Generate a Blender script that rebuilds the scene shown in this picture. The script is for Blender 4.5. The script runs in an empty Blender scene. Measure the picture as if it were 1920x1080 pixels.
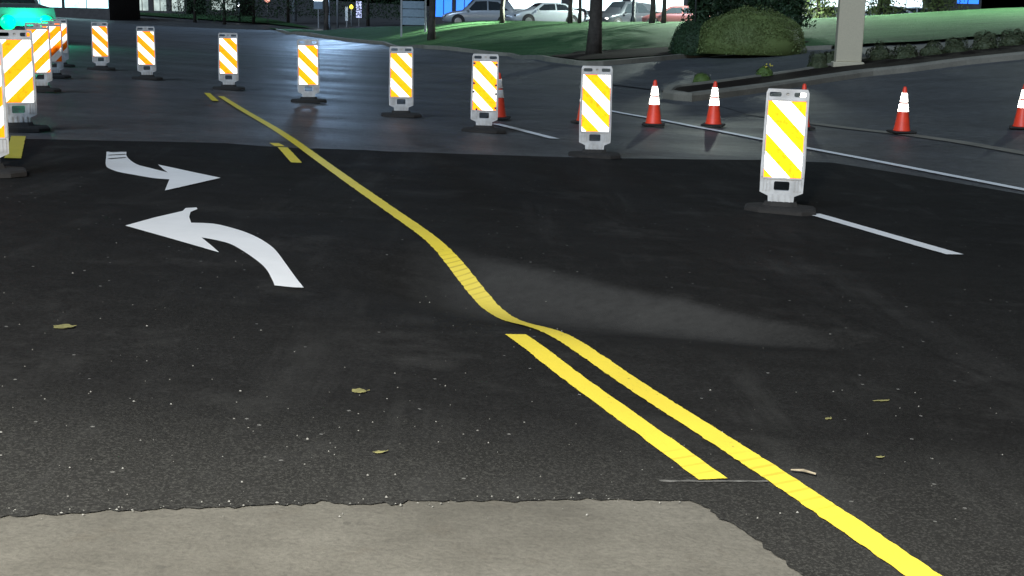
import bpy, bmesh, math, random
import numpy as np
from mathutils import Vector, Matrix
from mathutils.geometry import delaunay_2d_cdt, tessellate_polygon

random.seed(7); np.random.seed(7)
SC = bpy.context.scene
COL = SC.collection
# ------------------------------------------------------------------ camera
F = 2450.0                                   # focal length in photo pixels (1920 wide)
CAM_H, PITCH, ROLL = 1.3213, math.atan(515 / F), math.radians(1.2)
cam_d = bpy.data.cameras.new('camera')
cam_d.sensor_width = 36.0
cam_d.lens = F / 1920 * 36.0
cam_d.clip_start = 0.05
cam_d.clip_end = 2000
cam = bpy.data.objects.new('camera', cam_d)
COL.objects.link(cam)
SC.camera = cam
g = np.array([-math.tan(ROLL), 1.0, 515 / F]); g /= np.linalg.norm(g)      # down, in camera axes (x right, y down, z forward)
fw = np.array([0, 0, 1.0]) - g * g[2]; fw /= np.linalg.norm(fw)
rt = np.cross(g, fw)
if rt[0] < 0: rt = -rt
RW = np.array([rt, fw, -g])                                              # world = RW @ cam
m = Matrix.Identity(4)
for i in range(3):
    m[i][0] = RW[i][0]; m[i][1] = -RW[i][1]; m[i][2] = -RW[i][2]
m[2][3] = CAM_H
cam.matrix_world = m
# ------------------------------------------------------------------ sky, night glow, exposure
world = bpy.data.worlds.new('World'); SC.world = world; world.use_nodes = True
wn = world.node_tree
sky = wn.nodes.new('ShaderNodeTexSky'); sky.sky_type = 'NISHITA'; sky.sun_disc = False
SUN_EL, SUN_AZ = math.radians(38), math.radians(205)                     # azimuth from +Y, clockwise
sky.sun_elevation = math.radians(-4); sky.sun_rotation = SUN_AZ
wn.links.new(sky.outputs[0], wn.nodes['Background'].inputs[0])
wn.nodes['Background'].inputs[1].default_value = 0.5
sun_d = bpy.data.lights.new('sun', 'SUN'); sun_d.energy = 0.72; sun_d.angle = math.radians(30)
sun_d.color = (0.60, 0.79, 1.0)
sun = bpy.data.objects.new('sun', sun_d); COL.objects.link(sun)
sd = Vector((math.sin(SUN_AZ) * math.cos(SUN_EL), math.cos(SUN_AZ) * math.cos(SUN_EL), math.sin(SUN_EL)))
sun.rotation_euler = sd.to_track_quat('Z', 'Y').to_euler()
sun.location = (0, -20, 30)
SC.view_settings.view_transform = 'Standard'
SC.view_settings.look = 'None'
SC.view_settings.exposure = 1.62
SC.view_settings.gamma = 1.0
SC.render.filter_size = 1.9
SC.cycles.use_denoising = True
SC.cycles.max_bounces = 5
SC.cycles.sample_clamp_indirect = 4.0

# ------------------------------------------------------------------ terrain
NW = np.array([-0.0654, 1, 485 / F]); NW /= np.linalg.norm(NW); NW = RW @ NW
def plane(x, y):
    return CAM_H + (1.32 - NW[0] * x - NW[1] * y) / NW[2]
def ray(u, v):
    return RW @ np.array([(u - 960) / F, (v - 540) / F, 1.0])
def at(u, v, d):
    """world point seen at photo pixel (u,v), d metres ahead"""
    r = ray(u, v); r = r / r[1] * d
    return np.array([r[0], d, CAM_H + r[2]])
CTRL = []
for (u, v, d) in [(1690, 250, 19.6), (1912, 243, 19.9), (1260, 182, 28), (1400, 168, 30.5), (1500, 150, 33), (1590, 134, 35), (1720, 128, 34), (1920, 108, 33),
                  (1113, 110, 44), (1100, 124, 42), (960, 108, 54), (800, 90, 65), (640, 75, 75), (540, 62, 88),
                  (1000, 44, 72), (860, 42, 72), (1180, 44, 72), (700, 50, 80), (1700, 30, 75), (1900, 88, 38), (1500, 90, 48), (1300, 108, 45),
                  (1900, 18, 75), (1350, 60, 60), (950, 75, 60), (1400, 140, 38), (1760, 200, 24)]:
    p = at(u, v, d); CTRL.append((p[0], p[1], p[2] - plane(p[0], p[1])))
for (x, y) in [(0, 0), (0, 10), (0, 20), (0, 30), (-6, 40), (-12, 55), (-12, 20), (-25, 60), (-40, 90), (-60, 140), (-30, 20), (-60, 40), (4, 5), (4, 15), (6, 6), (3, 25), (1, 34), (-4, 48), (-8, 70), (-20, 110), (-15, 85), (15, -10), (-15, -10), (-60, -10), (-120, 60)]:
    CTRL.append((x, y, 0.0))
for (x, y, z) in [(30, 110, 0.9), (0, 110, 0.3), (-6, 82, 0.2), (2, 82, 0.3), (10, 82, 0.35), (20, 84, 0.7), (30, 86, 1.1), (60, 110, 1.6), (0, 200, 0.3), (60, 200, 1.0), (-80, 250, 0.2), (120, 60, 2.2), (120, 200, 2), (40, 35, 1.9), (60, 0, -0.4), (30, 8, -0.5), (120, 0, 0)]:
    CTRL.append((x, y, z - plane(x, y)))
CTRL = np.array(CTRL)
_C2 = 3.0 ** 2
_A = np.sqrt((CTRL[:, None, 0] - CTRL[None, :, 0]) ** 2 + (CTRL[:, None, 1] - CTRL[None, :, 1]) ** 2 + _C2)
_W = np.linalg.solve(_A - np.eye(len(CTRL)) * 0.5, CTRL[:, 2])
def dip(x, y):
    # wedge-shaped hollow: near crest straight across, far lip slanting towards it on the right
    y1 = np.clip(7.62 - 0.90 * (x + 0.15), 5.98, 7.85); yc = 5.68 + 0.55 * (y1 - 5.68)
    w = np.where(y > yc, 0.70 * (y1 - yc), 0.66 * (yc - 5.68))
    fade = np.where(x < -0.25, np.exp(-((x + 0.25) / 0.55) ** 2), 1.0) * np.where(x > 1.25, np.exp(-((x - 1.25) / 0.35) ** 2), 1.0)
    pit = -0.152 * np.minimum(1.0, ((y1 - 5.68) / 1.85) ** 0.8) * np.exp(-((y - yc) / w) ** 2) * fade
    sag = -0.032 * np.exp(-((y - 5.2) / 1.0) ** 2) * np.exp(-((x - 0.5) / 1.6) ** 2)
    crown = 0.045 * np.exp(-((y - 14.5) / 3.0) ** 2) * np.exp(-((x + 2.5) / 3.0) ** 2)
    return pit + sag + crown
def terrain(x, y, k=1.0):
    x = np.asarray(x, float); y = np.asarray(y, float); sh = x.shape
    xf, yf = x.ravel(), y.ravel()
    A = np.sqrt((xf[:, None] - CTRL[None, :, 0]) ** 2 + (yf[:, None] - CTRL[None, :, 1]) ** 2 + _C2)
    z = A @ _W
    near = np.clip((np.hypot(xf, yf) - 9) / 8, 0, 1); near = near * near * (3 - 2 * near)
    z = z * near + plane(xf, yf) + k * dip(xf, yf)
    return z.reshape(sh)
def tz(x, y): return float(terrain(np.array([x]), np.array([y]))[0])
def hit(u, v):
    r = ray(u, v); r = r / np.linalg.norm(r)
    ts = np.concatenate([np.arange(2.5, 14, 0.05), np.geomspace(14, 400, 700)])
    P = ts[:, None] * r[None, :]; P[:, 2] += CAM_H
    below = P[:, 2] < terrain(P[:, 0], P[:, 1])
    if not below.any(): return P[-1]
    k = int(np.argmax(below)); a, b = ts[max(k - 1, 0)], ts[k]
    for _ in range(18):
        c = (a + b) / 2; p = c * r
        if p[2] + CAM_H < tz(p[0], p[1]): b = c
        else: a = c
    p = b * r; p[2] += CAM_H
    return p

# ------------------------------------------------------------------ materials
def new_mat(name):
    mt = bpy.data.materials.new(name); mt.use_nodes = True
    return mt, mt.node_tree, mt.node_tree.nodes['Principled BSDF']
def N(nt, t, **kw):
    n = nt.nodes.new(t)
    for k, v in kw.items():
        if k in n.inputs: n.inputs[k].default_value = v
        else: setattr(n, k, v)
    return n
def ramp(nt, src, stops):
    r = nt.nodes.new('ShaderNodeValToRGB'); e = r.color_ramp.elements
    while len(e) < len(stops): e.new(0.5)
    for el, (p, c) in zip(e, stops):
        el.position = p; el.color = (c, c, c, 1) if not isinstance(c, tuple) else (*c, 1)
    nt.links.new(src, r.inputs[0]); return r.outputs[0]
def mixc(nt, fac, a, b, mode='MIX'):
    n = nt.nodes.new('ShaderNodeMix'); n.data_type = 'RGBA'; n.blend_type = mode
    for s, v in ((n.inputs[0], fac), (n.inputs[6], a), (n.inputs[7], b)):
        if hasattr(v, 'is_output'): nt.links.new(v, s)
        else: s.default_value = v if not isinstance(v, tuple) else (*v, 1)
    return n.outputs[2]
def mathn(nt, op, a, b=None, clamp=False):
    n = nt.nodes.new('ShaderNodeMath'); n.operation = op; n.use_clamp = clamp
    for s, v in zip(n.inputs, (a, b)):
        if v is None: continue
        if hasattr(v, 'is_output'): nt.links.new(v, s)
        else: s.default_value = v
    return n.outputs[0]
def noise(nt, scale, detail=4, rough=0.6, vec=None):
    n = N(nt, 'ShaderNodeTexNoise', Scale=scale, Detail=detail, Roughness=rough)
    if vec is None:
        gp = nt.nodes.new('ShaderNodeNewGeometry'); vec = gp.outputs['Position']
    nt.links.new(vec, n.inputs['Vector']); return n.outputs['Fac']
def bump(nt, bsdf, height, strength, dist):
    b = N(nt, 'ShaderNodeBump', Strength=strength, Distance=dist)
    nt.links.new(height, b.inputs['Height']); nt.links.new(b.outputs[0], bsdf.inputs['Normal'])
def objvec(nt):
    tc = nt.nodes.new('ShaderNodeTexCoord'); oi = nt.nodes.new('ShaderNodeObjectInfo')
    v = nt.nodes.new('ShaderNodeVectorMath'); v.operation = 'ADD'
    nt.links.new(tc.outputs['Object'], v.inputs[0]); nt.links.new(oi.outputs['Location'], v.inputs[1]); return v.outputs[0]
def simple(name, c, rough=0.6, metal=0.0, var=0.12, scale=8.0, spec=0.5, bmp=0.0, emit=None, es=0.0):
    mt, nt, b = new_mat(name)
    f = noise(nt, scale, 4, 0.6, objvec(nt))
    lo = tuple(max(0, v * (1 - var)) for v in c); hi = tuple(min(1, v * (1 + var)) for v in c)
    nt.links.new(ramp(nt, f, [(0.3, lo), (0.7, hi)]), b.inputs['Base Color'])
    b.inputs['Roughness'].default_value = rough; b.inputs['Metallic'].default_value = metal
    b.inputs['Specular IOR Level'].default_value = spec
    if bmp: bump(nt, b, f, bmp, 0.02)
    if emit:
        b.inputs['Emission Color'].default_value = (*emit, 1); b.inputs['Emission Strength'].default_value = es
    return mt
M = {}
# fresh asphalt: near black, light chips of aggregate, a paler grey wedge in the hollow
def asphalt(name, lo, hi, chip, chip_amt, patch_marks=False, tint=(1, 1, 1), rough=0.62):
    mt, nt, b = new_mat(name)
    gp = nt.nodes.new('ShaderNodeNewGeometry'); pos = gp.outputs['Position']
    big = noise(nt, 0.55, 5, 0.62, pos); fine = noise(nt, 55, 3, 0.7, pos); mid = noise(nt, 6, 5, 0.65, pos)
    c = ramp(nt, big, [(0.3, tuple(lo * t for t in tint)), (0.72, tuple(hi * t for t in tint))])
    c = mixc(nt, 0.85, c, ramp(nt, fine, [(0.32, 0.25), (0.55, 0.85), (0.75, 1.7)]), 'MULTIPLY')
    c = mixc(nt, 0.8, c, ramp(nt, mid, [(0.3, 0.5), (0.7, 1.15)]), 'MULTIPLY')
    vo = N(nt, 'ShaderNodeTexVoronoi', Scale=38.0, Randomness=1.0); nt.links.new(pos, vo.inputs['Vector'])
    sep = nt.nodes.new('ShaderNodeSeparateColor'); nt.links.new(vo.outputs['Color'], sep.inputs[0])
    pick = mathn(nt, 'GREATER_THAN', sep.outputs[0], 1 - chip_amt)
    core = mathn(nt, 'LESS_THAN', vo.outputs['Distance'], 0.26)
    # the raw, coarse band along the joint with the concrete shows more stone
    sp = nt.nodes.new('ShaderNodeSeparateXYZ'); nt.links.new(pos, sp.inputs[0])
    k = mathn(nt, 'MULTIPLY', pick, core)
    c = mixc(nt, k, c, (chip, chip, chip * 0.95))
    if patch_marks:
        # coarse stone band near the concrete
        yy = mathn(nt, 'ADD', sp.outputs[1], mathn(nt, 'MULTIPLY', mid, 0.5))
        band = ramp(nt, mathn(nt, 'DIVIDE', mathn(nt, 'SUBTRACT', yy, 3.55), 1.6), [(0.0, 1.0), (0.28, 0.85), (0.7, 0.12)])
        st = noise(nt, 95, 2, 0.8, pos)
        stone = mathn(nt, 'MULTIPLY', band, ramp(nt, st, [(0.5, 0.0), (0.62, 1.0)]))
        c = mixc(nt, mathn(nt, 'MULTIPLY', stone, 0.6), c, (0.075, 0.075, 0.068))
        c = mixc(nt, mathn(nt, 'MULTIPLY', band, 0.28), c, (0.045, 0.045, 0.041))
        # tyre tracks and drag marks running along the road
        tm = N(nt, 'ShaderNodeMapping'); tm.inputs['Rotation'].default_value = (0, 0, 0.33); tm.inputs['Scale'].default_value = (1.0, 0.07, 1)
        nt.links.new(pos, tm.inputs['Vector'])
        tk = mathn(nt, 'MULTIPLY', ramp(nt, noise(nt, 2.6, 5, 0.7, tm.outputs[0]), [(0.52, 0.0), (0.68, 1.0)]), ramp(nt, noise(nt, 1.1, 4, 0.6, pos), [(0.42, 0.0), (0.62, 1.0)]))
        c = mixc(nt, mathn(nt, 'MULTIPLY', tk, 0.42), c, (0.05, 0.05, 0.048))
        # rolled seams between paver passes, slightly darker
        sm = mathn(nt, 'ABSOLUTE', mathn(nt, 'SUBTRACT', mathn(nt, 'ADD', mathn(nt, 'MULTIPLY', sp.outputs[0], 0.949), mathn(nt, 'MULTIPLY', sp.outputs[1], 0.314)), mathn(nt, 'ADD', 3.6, mathn(nt, 'MULTIPLY', mid, 0.08))))
        c = mixc(nt, ramp(nt, sm, [(0.0, 0.6), (0.03, 0.0)]), c, (0.006, 0.006, 0.006))
        # paler grey wedge over the far side of the hollow, with a broken rim
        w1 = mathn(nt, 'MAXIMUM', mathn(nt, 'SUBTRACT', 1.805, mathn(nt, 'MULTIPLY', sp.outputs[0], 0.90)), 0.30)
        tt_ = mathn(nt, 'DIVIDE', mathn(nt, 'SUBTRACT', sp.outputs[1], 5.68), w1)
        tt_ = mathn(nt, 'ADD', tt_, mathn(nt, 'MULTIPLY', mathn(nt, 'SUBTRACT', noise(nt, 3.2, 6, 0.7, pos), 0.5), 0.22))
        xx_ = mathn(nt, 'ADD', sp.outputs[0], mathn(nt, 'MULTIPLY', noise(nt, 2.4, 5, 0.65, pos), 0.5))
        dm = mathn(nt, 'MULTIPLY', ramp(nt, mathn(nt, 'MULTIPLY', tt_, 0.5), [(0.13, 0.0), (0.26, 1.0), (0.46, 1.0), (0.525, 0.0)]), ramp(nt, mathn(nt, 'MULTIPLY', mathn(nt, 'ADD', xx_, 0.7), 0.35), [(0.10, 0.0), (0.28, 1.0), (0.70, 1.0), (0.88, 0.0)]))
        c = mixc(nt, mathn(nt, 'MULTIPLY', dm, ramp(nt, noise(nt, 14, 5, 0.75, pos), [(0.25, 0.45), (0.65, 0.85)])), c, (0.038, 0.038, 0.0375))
        # pale scuffs of spilled dust
        sc = noise(nt, 1.3, 6, 0.72, pos)
        c = mixc(nt, mathn(nt, 'MULTIPLY', ramp(nt, sc, [(0.54, 0.0), (0.72, 1.0)]), 0.4), c, (0.05, 0.05, 0.048))
    nt.links.new(c, b.inputs['Base Color'])
    mp = N(nt, 'ShaderNodeMapping'); mp.inputs['Scale'].default_value = (0.12, 1.0, 1); nt.links.new(pos, mp.inputs['Vector'])
    wheel = noise(nt, 0.7, 4, 0.6, mp.outputs[0])                    # polished wheel paths
    nt.links.new(ramp(nt, wheel, [(0.35, rough - 0.16), (0.65, rough)]), b.inputs['Roughness'])
    b.inputs['Specular IOR Level'].default_value = 0.12 if patch_marks else 0.25
    bump(nt, b, noise(nt, 120, 3, 0.75, pos), 0.55, 0.006)
    return mt
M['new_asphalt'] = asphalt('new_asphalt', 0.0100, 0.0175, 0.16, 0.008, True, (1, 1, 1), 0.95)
M['old_asphalt'] = asphalt('old_asphalt', 0.09, 0.155, 0.28, 0.010, False, (0.97, 1.0, 1.04), 0.58)
M['drive'] = asphalt('drive_asphalt', 0.085, 0.135, 0.25, 0.01, False, (0.95, 1.0, 1.06))
def concrete(name, lo, hi, spots=True):
    mt, nt, b = new_mat(name)
    gp = nt.nodes.new('ShaderNodeNewGeometry'); pos = gp.outputs['Position']
    mp = N(nt, 'ShaderNodeMapping'); mp.inputs['Scale'].default_value = (1, 5, 1); mp.inputs['Rotation'].default_value = (0, 0, 0.9)
    nt.links.new(pos, mp.inputs['Vector'])
    big = noise(nt, 1.6, 6, 0.65, pos); brush = noise(nt, 9, 5, 0.7, mp.outputs[0]); fine = noise(nt, 70, 3, 0.7, pos)
    c = ramp(nt, big, [(0.3, lo), (0.7, hi)])
    c = mixc(nt, 0.7, c, ramp(nt, brush, [(0.3, 0.78), (0.7, 1.04)]), 'MULTIPLY')
    c = mixc(nt, mathn(nt, 'MULTIPLY', ramp(nt, noise(nt, 5, 6, 0.75, pos), [(0.56, 0.0), (0.68, 1.0)]), 0.35), c, (0.07, 0.06, 0.045))
    c = mixc(nt, 0.8, c, ramp(nt, fine, [(0.3, 0.66), (0.5, 0.95), (0.72, 1.2)]), 'MULTIPLY')
    if spots:
        vo = N(nt, 'ShaderNodeTexVoronoi', Scale=14.0); nt.links.new(pos, vo.inputs['Vector'])
        sep = nt.nodes.new('ShaderNodeSeparateColor'); nt.links.new(vo.outputs['Color'], sep.inputs[0])
        k = mathn(nt, 'MULTIPLY', mathn(nt, 'GREATER_THAN', sep.outputs[1], 0.93), mathn(nt, 'LESS_THAN', vo.outputs['Distance'], 0.17))
        c = mixc(nt, mathn(nt, 'MULTIPLY', k, 0.7), c, (0.05, 0.048, 0.04))
    nt.links.new(c, b.inputs['Base Color']); b.inputs['Roughness'].default_value = 0.85
    bump(nt, b, fine, 0.4, 0.006)
    return mt
M['concrete'] = concrete('concrete', (0.070, 0.066, 0.054), (0.128, 0.122, 0.103))
M['kerb'] = concrete('kerb_concrete', (0.15, 0.14, 0.115), (0.24, 0.22, 0.18), False)
def paint(name, c, wear, dusty=False):
    mt, nt, b = new_mat(name)
    gp = nt.nodes.new('ShaderNodeNewGeometry'); pos = gp.outputs['Position']
    n1 = noise(nt, 45, 4, 0.75, pos); n2 = noise(nt, 3, 4, 0.6, pos)
    col = mixc(nt, 0.5, c, ramp(nt, n2, [(0.3, 0.8), (0.7, 1.0)]), 'MULTIPLY')
    w = ramp(nt, mathn(nt, 'ADD', mathn(nt, 'MULTIPLY', n1, 0.75), mathn(nt, 'MULTIPLY', n2, 0.25)), [(wear, 1.0), (wear + 0.06, 0.0)])
    col = mixc(nt, mathn(nt, 'MULTIPLY', w, 0.8), col, (0.06, 0.058, 0.05))
    uv = nt.nodes.new('ShaderNodeUVMap'); uv.uv_map = 'UVMap'
    if dusty:
        sx = nt.nodes.new('ShaderNodeSeparateXYZ'); nt.links.new(uv.outputs[0], sx.inputs[0])
        sp = nt.nodes.new('ShaderNodeSeparateXYZ'); nt.links.new(pos, sp.inputs[0])
        # rubber tread prints across the line in two stretches
        s = mathn(nt, 'SINE', mathn(nt, 'MULTIPLY', mathn(nt, 'ADD', sx.outputs[1], mathn(nt, 'MULTIPLY', sx.outputs[0], 0.03)), 2 * math.pi / 0.075))
        tr = ramp(nt, mathn(nt, 'ADD', mathn(nt, 'MULTIPLY', s, 0.5), mathn(nt, 'MULTIPLY', n2, 0.6)), [(0.55, 0.0), (0.85, 1.0)])
        m1 = ramp(nt, mathn(nt, 'ABSOLUTE', mathn(nt, 'SUBTRACT', sp.outputs[1], 3.82)), [(0.18, 1.0), (0.34, 0.0)])
        m2 = ramp(nt, mathn(nt, 'ABSOLUTE', mathn(nt, 'SUBTRACT', sp.outputs[1], 7.35)), [(0.25, 1.0), (0.5, 0.0)])
        mk = mathn(nt, 'ADD', mathn(nt, 'MULTIPLY', m1, 0.45), mathn(nt, 'MULTIPLY', m2, 0.55))
        col = mixc(nt, mathn(nt, 'MULTIPLY', mk, tr), col, (0.30, 0.21, 0.02))
        m3 = ramp(nt, mathn(nt, 'ABSOLUTE', mathn(nt, 'SUBTRACT', sp.outputs[1], 6.95)), [(0.35, 0.55), (0.75, 0.0)])
        col = mixc(nt, mathn(nt, 'MULTIPLY', mathn(nt, 'MULTIPLY', m3, n2), 0.7), col, (0.30, 0.28, 0.18))
    nt.links.new(col, b.inputs['Base Color']); b.inputs['Roughness'].default_value = 0.55
    bump(nt, b, n1, 0.3, 0.004)
    return mt
M['yellow'] = paint('yellow_paint', (0.82, 0.65, 0.06), 0.315, True)
M['white'] = paint('white_paint', (0.86, 0.86, 0.86), 0.30)
M['scuff'] = simple('tyre_scuff', (0.10, 0.10, 0.10), 0.8, var=0.5, scale=30)
# retroreflective sheeting: a diffuse film plus a lobe that returns light towards where it came from
def retro(name, base):
    mt = bpy.data.materials.new(name); mt.use_nodes = True; nt = mt.node_tree
    for n in list(nt.nodes): nt.nodes.remove(n)
    out = nt.nodes.new('ShaderNodeOutputMaterial'); col = base(nt)
    di = nt.nodes.new('ShaderNodeBsdfDiffuse'); gl = nt.nodes.new('ShaderNodeBsdfAnisotropic')
    gl.inputs['Roughness'].default_value = 0.285
    gp = nt.nodes.new('ShaderNodeNewGeometry'); nt.links.new(gp.outputs['Incoming'], gl.inputs['Normal'])
    mx = nt.nodes.new('ShaderNodeMixShader'); mx.inputs[0].default_value = 0.70
    nt.links.new(col, di.inputs['Color']); nt.links.new(col, gl.inputs['Color'])
    nt.links.new(di.outputs[0], mx.inputs[1]); nt.links.new(gl.outputs[0], mx.inputs[2]); nt.links.new(mx.outputs[0], out.inputs[0])
    return mt
def stripe_base(nt):
    uv = nt.nodes.new('ShaderNodeUVMap'); uv.uv_map = 'UVMap'
    sx = nt.nodes.new('ShaderNodeSeparateXYZ'); nt.links.new(uv.outputs[0], sx.inputs[0])
    fr = mathn(nt, 'FRACT', sx.outputs[0]); k = mathn(nt, 'GREATER_THAN', fr, 0.5)
    n = noise(nt, 22, 5, 0.72, objvec(nt))
    org = ramp(nt, n, [(0.30, (0.60, 0.09, 0.003)), (0.48, (0.90, 0.17, 0.004))])
    wh = ramp(nt, n, [(0.25, (0.62, 0.6, 0.58)), (0.4, (0.88, 0.88, 0.88))])
    return mixc(nt, k, wh, org)
def white_base(nt):
    n = noise(nt, 18, 4, 0.7, objvec(nt))
    return ramp(nt, n, [(0.25, (0.6, 0.6, 0.6)), (0.42, (0.88, 0.88, 0.88))])
M['sheeting'] = retro('striped_retroreflective_sheeting', stripe_base)
M['collar'] = retro('white_retroreflective_collar', white_base)
M['panel_plastic'] = simple('dirty_white_plastic', (0.36, 0.37, 0.38), 0.5, var=0.25, scale=9)
M['slot_dark'] = simple('dark_recess', (0.05, 0.055, 0.06), 0.8)
M['rubber'] = simple('black_rubber', (0.012, 0.011, 0.0105), 0.85, var=0.35, scale=14, bmp=0.4)
M['cone_orange'] = simple('cone_orange', (0.72, 0.05, 0.02), 0.45, var=0.2, scale=6)
M['grass'] = None
def grass(name, a, b_):
    mt, nt, b = new_mat(name)
    gp = nt.nodes.new('ShaderNodeNewGeometry'); pos = gp.outputs['Position']
    big = noise(nt, 0.25, 5, 0.6, pos); fine = noise(nt, 9, 4, 0.8, pos)
    mp = N(nt, 'ShaderNodeMapping'); mp.inputs['Scale'].default_value = (0.5, 2.2, 1); nt.links.new(pos, mp.inputs['Vector'])
    st = noise(nt, 0.8, 3, 0.6, mp.outputs[0])
    c = ramp(nt, big, [(0.3, a), (0.7, b_)])
    c = mixc(nt, 0.7, c, ramp(nt, fine, [(0.3, 0.4), (0.7, 1.0)]), 'MULTIPLY')
    c = mixc(nt, 0.5, c, ramp(nt, st, [(0.35, 0.5), (0.65, 1.0)]), 'MULTIPLY')
    nt.links.new(c, b.inputs['Base Color']); b.inputs['Roughness'].default_value = 0.9
    b.inputs['Specular IOR Level'].default_value = 0.1
    bump(nt, b, noise(nt, 30, 3, 0.8, pos), 1.0, 0.08)
    return mt
M['grass'] = grass('lawn_grass', (0.05, 0.12, 0.05), (0.085, 0.19, 0.08))
M['mulch'] = simple('dark_mulch', (0.022, 0.017, 0.014), 1.0, spec=0.05, var=0.5, scale=6, bmp=0.8)
M['bark'] = simple('dark_bark', (0.045, 0.036, 0.03), 0.9, var=0.5, scale=5, bmp=0.9)
def foliage(name, c1, c2):
    mt, nt, b = new_mat(name)
    oi = nt.nodes.new('ShaderNodeNewGeometry')
    c = ramp(nt, oi.outputs['Random Per Island'], [(0.0, c1), (1.0, c2)])
    nt.links.new(c, b.inputs['Base Color']); b.inputs['Roughness'].default_value = 0.6; b.inputs['Specular IOR Level'].default_value = 0.25
    return mt
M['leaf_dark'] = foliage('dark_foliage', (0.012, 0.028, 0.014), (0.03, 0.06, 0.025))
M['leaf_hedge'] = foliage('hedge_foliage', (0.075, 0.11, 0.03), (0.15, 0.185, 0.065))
M['leaf_shrub'] = foliage('shrub_foliage', (0.03, 0.045, 0.02), (0.085, 0.095, 0.05))
M['leaf_plant'] = foliage('bed_plant_foliage', (0.045, 0.085, 0.02), (0.10, 0.15, 0.035))
M['flower'] = simple('yellow_flower', (0.6, 0.5, 0.08), 0.6)
M['stucco'] = simple('beige_stucco', (0.50, 0.44, 0.32), 0.8, var=0.06, scale=30, bmp=0.2)
M['metal_dark'] = simple('dark_metal', (0.05, 0.052, 0.055), 0.45, 0.6)
M['metal_grey'] = simple('grey_metal', (0.28, 0.30, 0.33), 0.45, 0.5)
M['sign_blue'] = simple('grey_blue_board', (0.20, 0.26, 0.33), 0.55)
M['wall_dark'] = simple('dark_brick_wall', (0.06, 0.055, 0.055), 0.85, var=0.3, scale=3)
M['roof_dark'] = simple('dark_roof', (0.03, 0.03, 0.032), 0.8)
M['frame_dark'] = simple('window_frame', (0.03, 0.035, 0.05), 0.5, 0.3)
def emit(name, c, s, var=True):
    mt, nt, b = new_mat(name)
    b.inputs['Base Color'].default_value = (*[v * 0.5 for v in c], 1)
    gp = nt.nodes.new('ShaderNodeNewGeometry'); f = noise(nt, 0.9, 3, 0.6, gp.outputs['Position'])
    lo = tuple(v * 0.45 for v in c)
    nt.links.new(ramp(nt, f, [(0.35, lo), (0.6, c)]) if var else ramp(nt, f, [(0, c), (1, c)]), b.inputs['Emission Color'])
    b.inputs['Emission Strength'].default_value = s; b.inputs['Roughness'].default_value = 0.2
    return mt
M['lit_window'] = emit('lit_shop_window', (0.75, 0.95, 1.0), 1.3)
M['lit_window_dim'] = emit('dim_lit_window', (0.62, 0.72, 0.66), 0.28)
M['lit_blue'] = emit('blue_lit_panel', (0.03, 0.19, 1.0), 0.62, False)
M['lit_sign'] = emit('lit_sign_face', (0.55, 0.62, 1.0), 0.5)
M['lit_white'] = emit('white_lamp', (0.9, 0.97, 1.0), 3.0, False)
M['lit_warm'] = emit('warm_lamp', (1.0, 0.45, 0.35), 0.5, False)
M['lit_yellow'] = emit('yellow_beacon', (1.0, 0.8, 0.05), 1.2, False)
M['lit_green'] = emit('green_lamp', (0.0, 1.0, 0.32), 0.55, False)
M['lit_teal'] = emit('teal_lit_canopy', (0.55, 0.95, 1.0), 0.9)
M['lit_red'] = emit('red_tail_light', (0.8, 0.04, 0.05), 0.5, False)
M['lit_head'] = emit('headlight', (0.95, 1.0, 0.9), 2.0, False)
M['plate'] = simple('white_plate', (0.75, 0.78, 0.8), 0.4)
M['tyre'] = simple('tyre', (0.015, 0.015, 0.016), 0.8)
M['rim'] = simple('alloy_rim', (0.45, 0.46, 0.48), 0.35, 0.8)
M['glass'] = simple('car_glass', (0.02, 0.025, 0.03), 0.06, 0.0, spec=0.8)
def carpaint(name, c, metal=0.5):
    mt = simple(name, c, 0.28, metal, 0.04)
    mt.node_tree.nodes['Principled BSDF'].inputs['Coat Weight'].default_value = 0.6
    return mt
M['car_silver'] = carpaint('silver_car_paint', (0.42, 0.45, 0.5))
M['car_pale'] = carpaint('pale_car_paint', (0.58, 0.62, 0.66), 0.3)
M['car_dark'] = carpaint('dark_car_paint', (0.045, 0.05, 0.06), 0.3)
M['car_red'] = carpaint('dull_red_car_paint', (0.16, 0.06, 0.06), 0.3)
M['car_white'] = carpaint('white_car_paint', (0.75, 0.78, 0.8), 0.0)
M['car_grey'] = carpaint('grey_truck_paint', (0.22, 0.23, 0.24), 0.4)
M['leaf_fallen'] = simple('dry_leaf', (0.17, 0.16, 0.06), 0.8, var=0.3, scale=40)
M['wood'] = simple('raw_wood', (0.20, 0.17, 0.12), 0.9, var=0.3, scale=40)
M['scratch'] = simple('pale_dust', (0.09, 0.09, 0.085), 0.9, var=0.5, scale=25)
M['grit'] = simple('pale_grit', (0.17, 0.17, 0.155), 0.8, var=0.4, scale=60)

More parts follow.
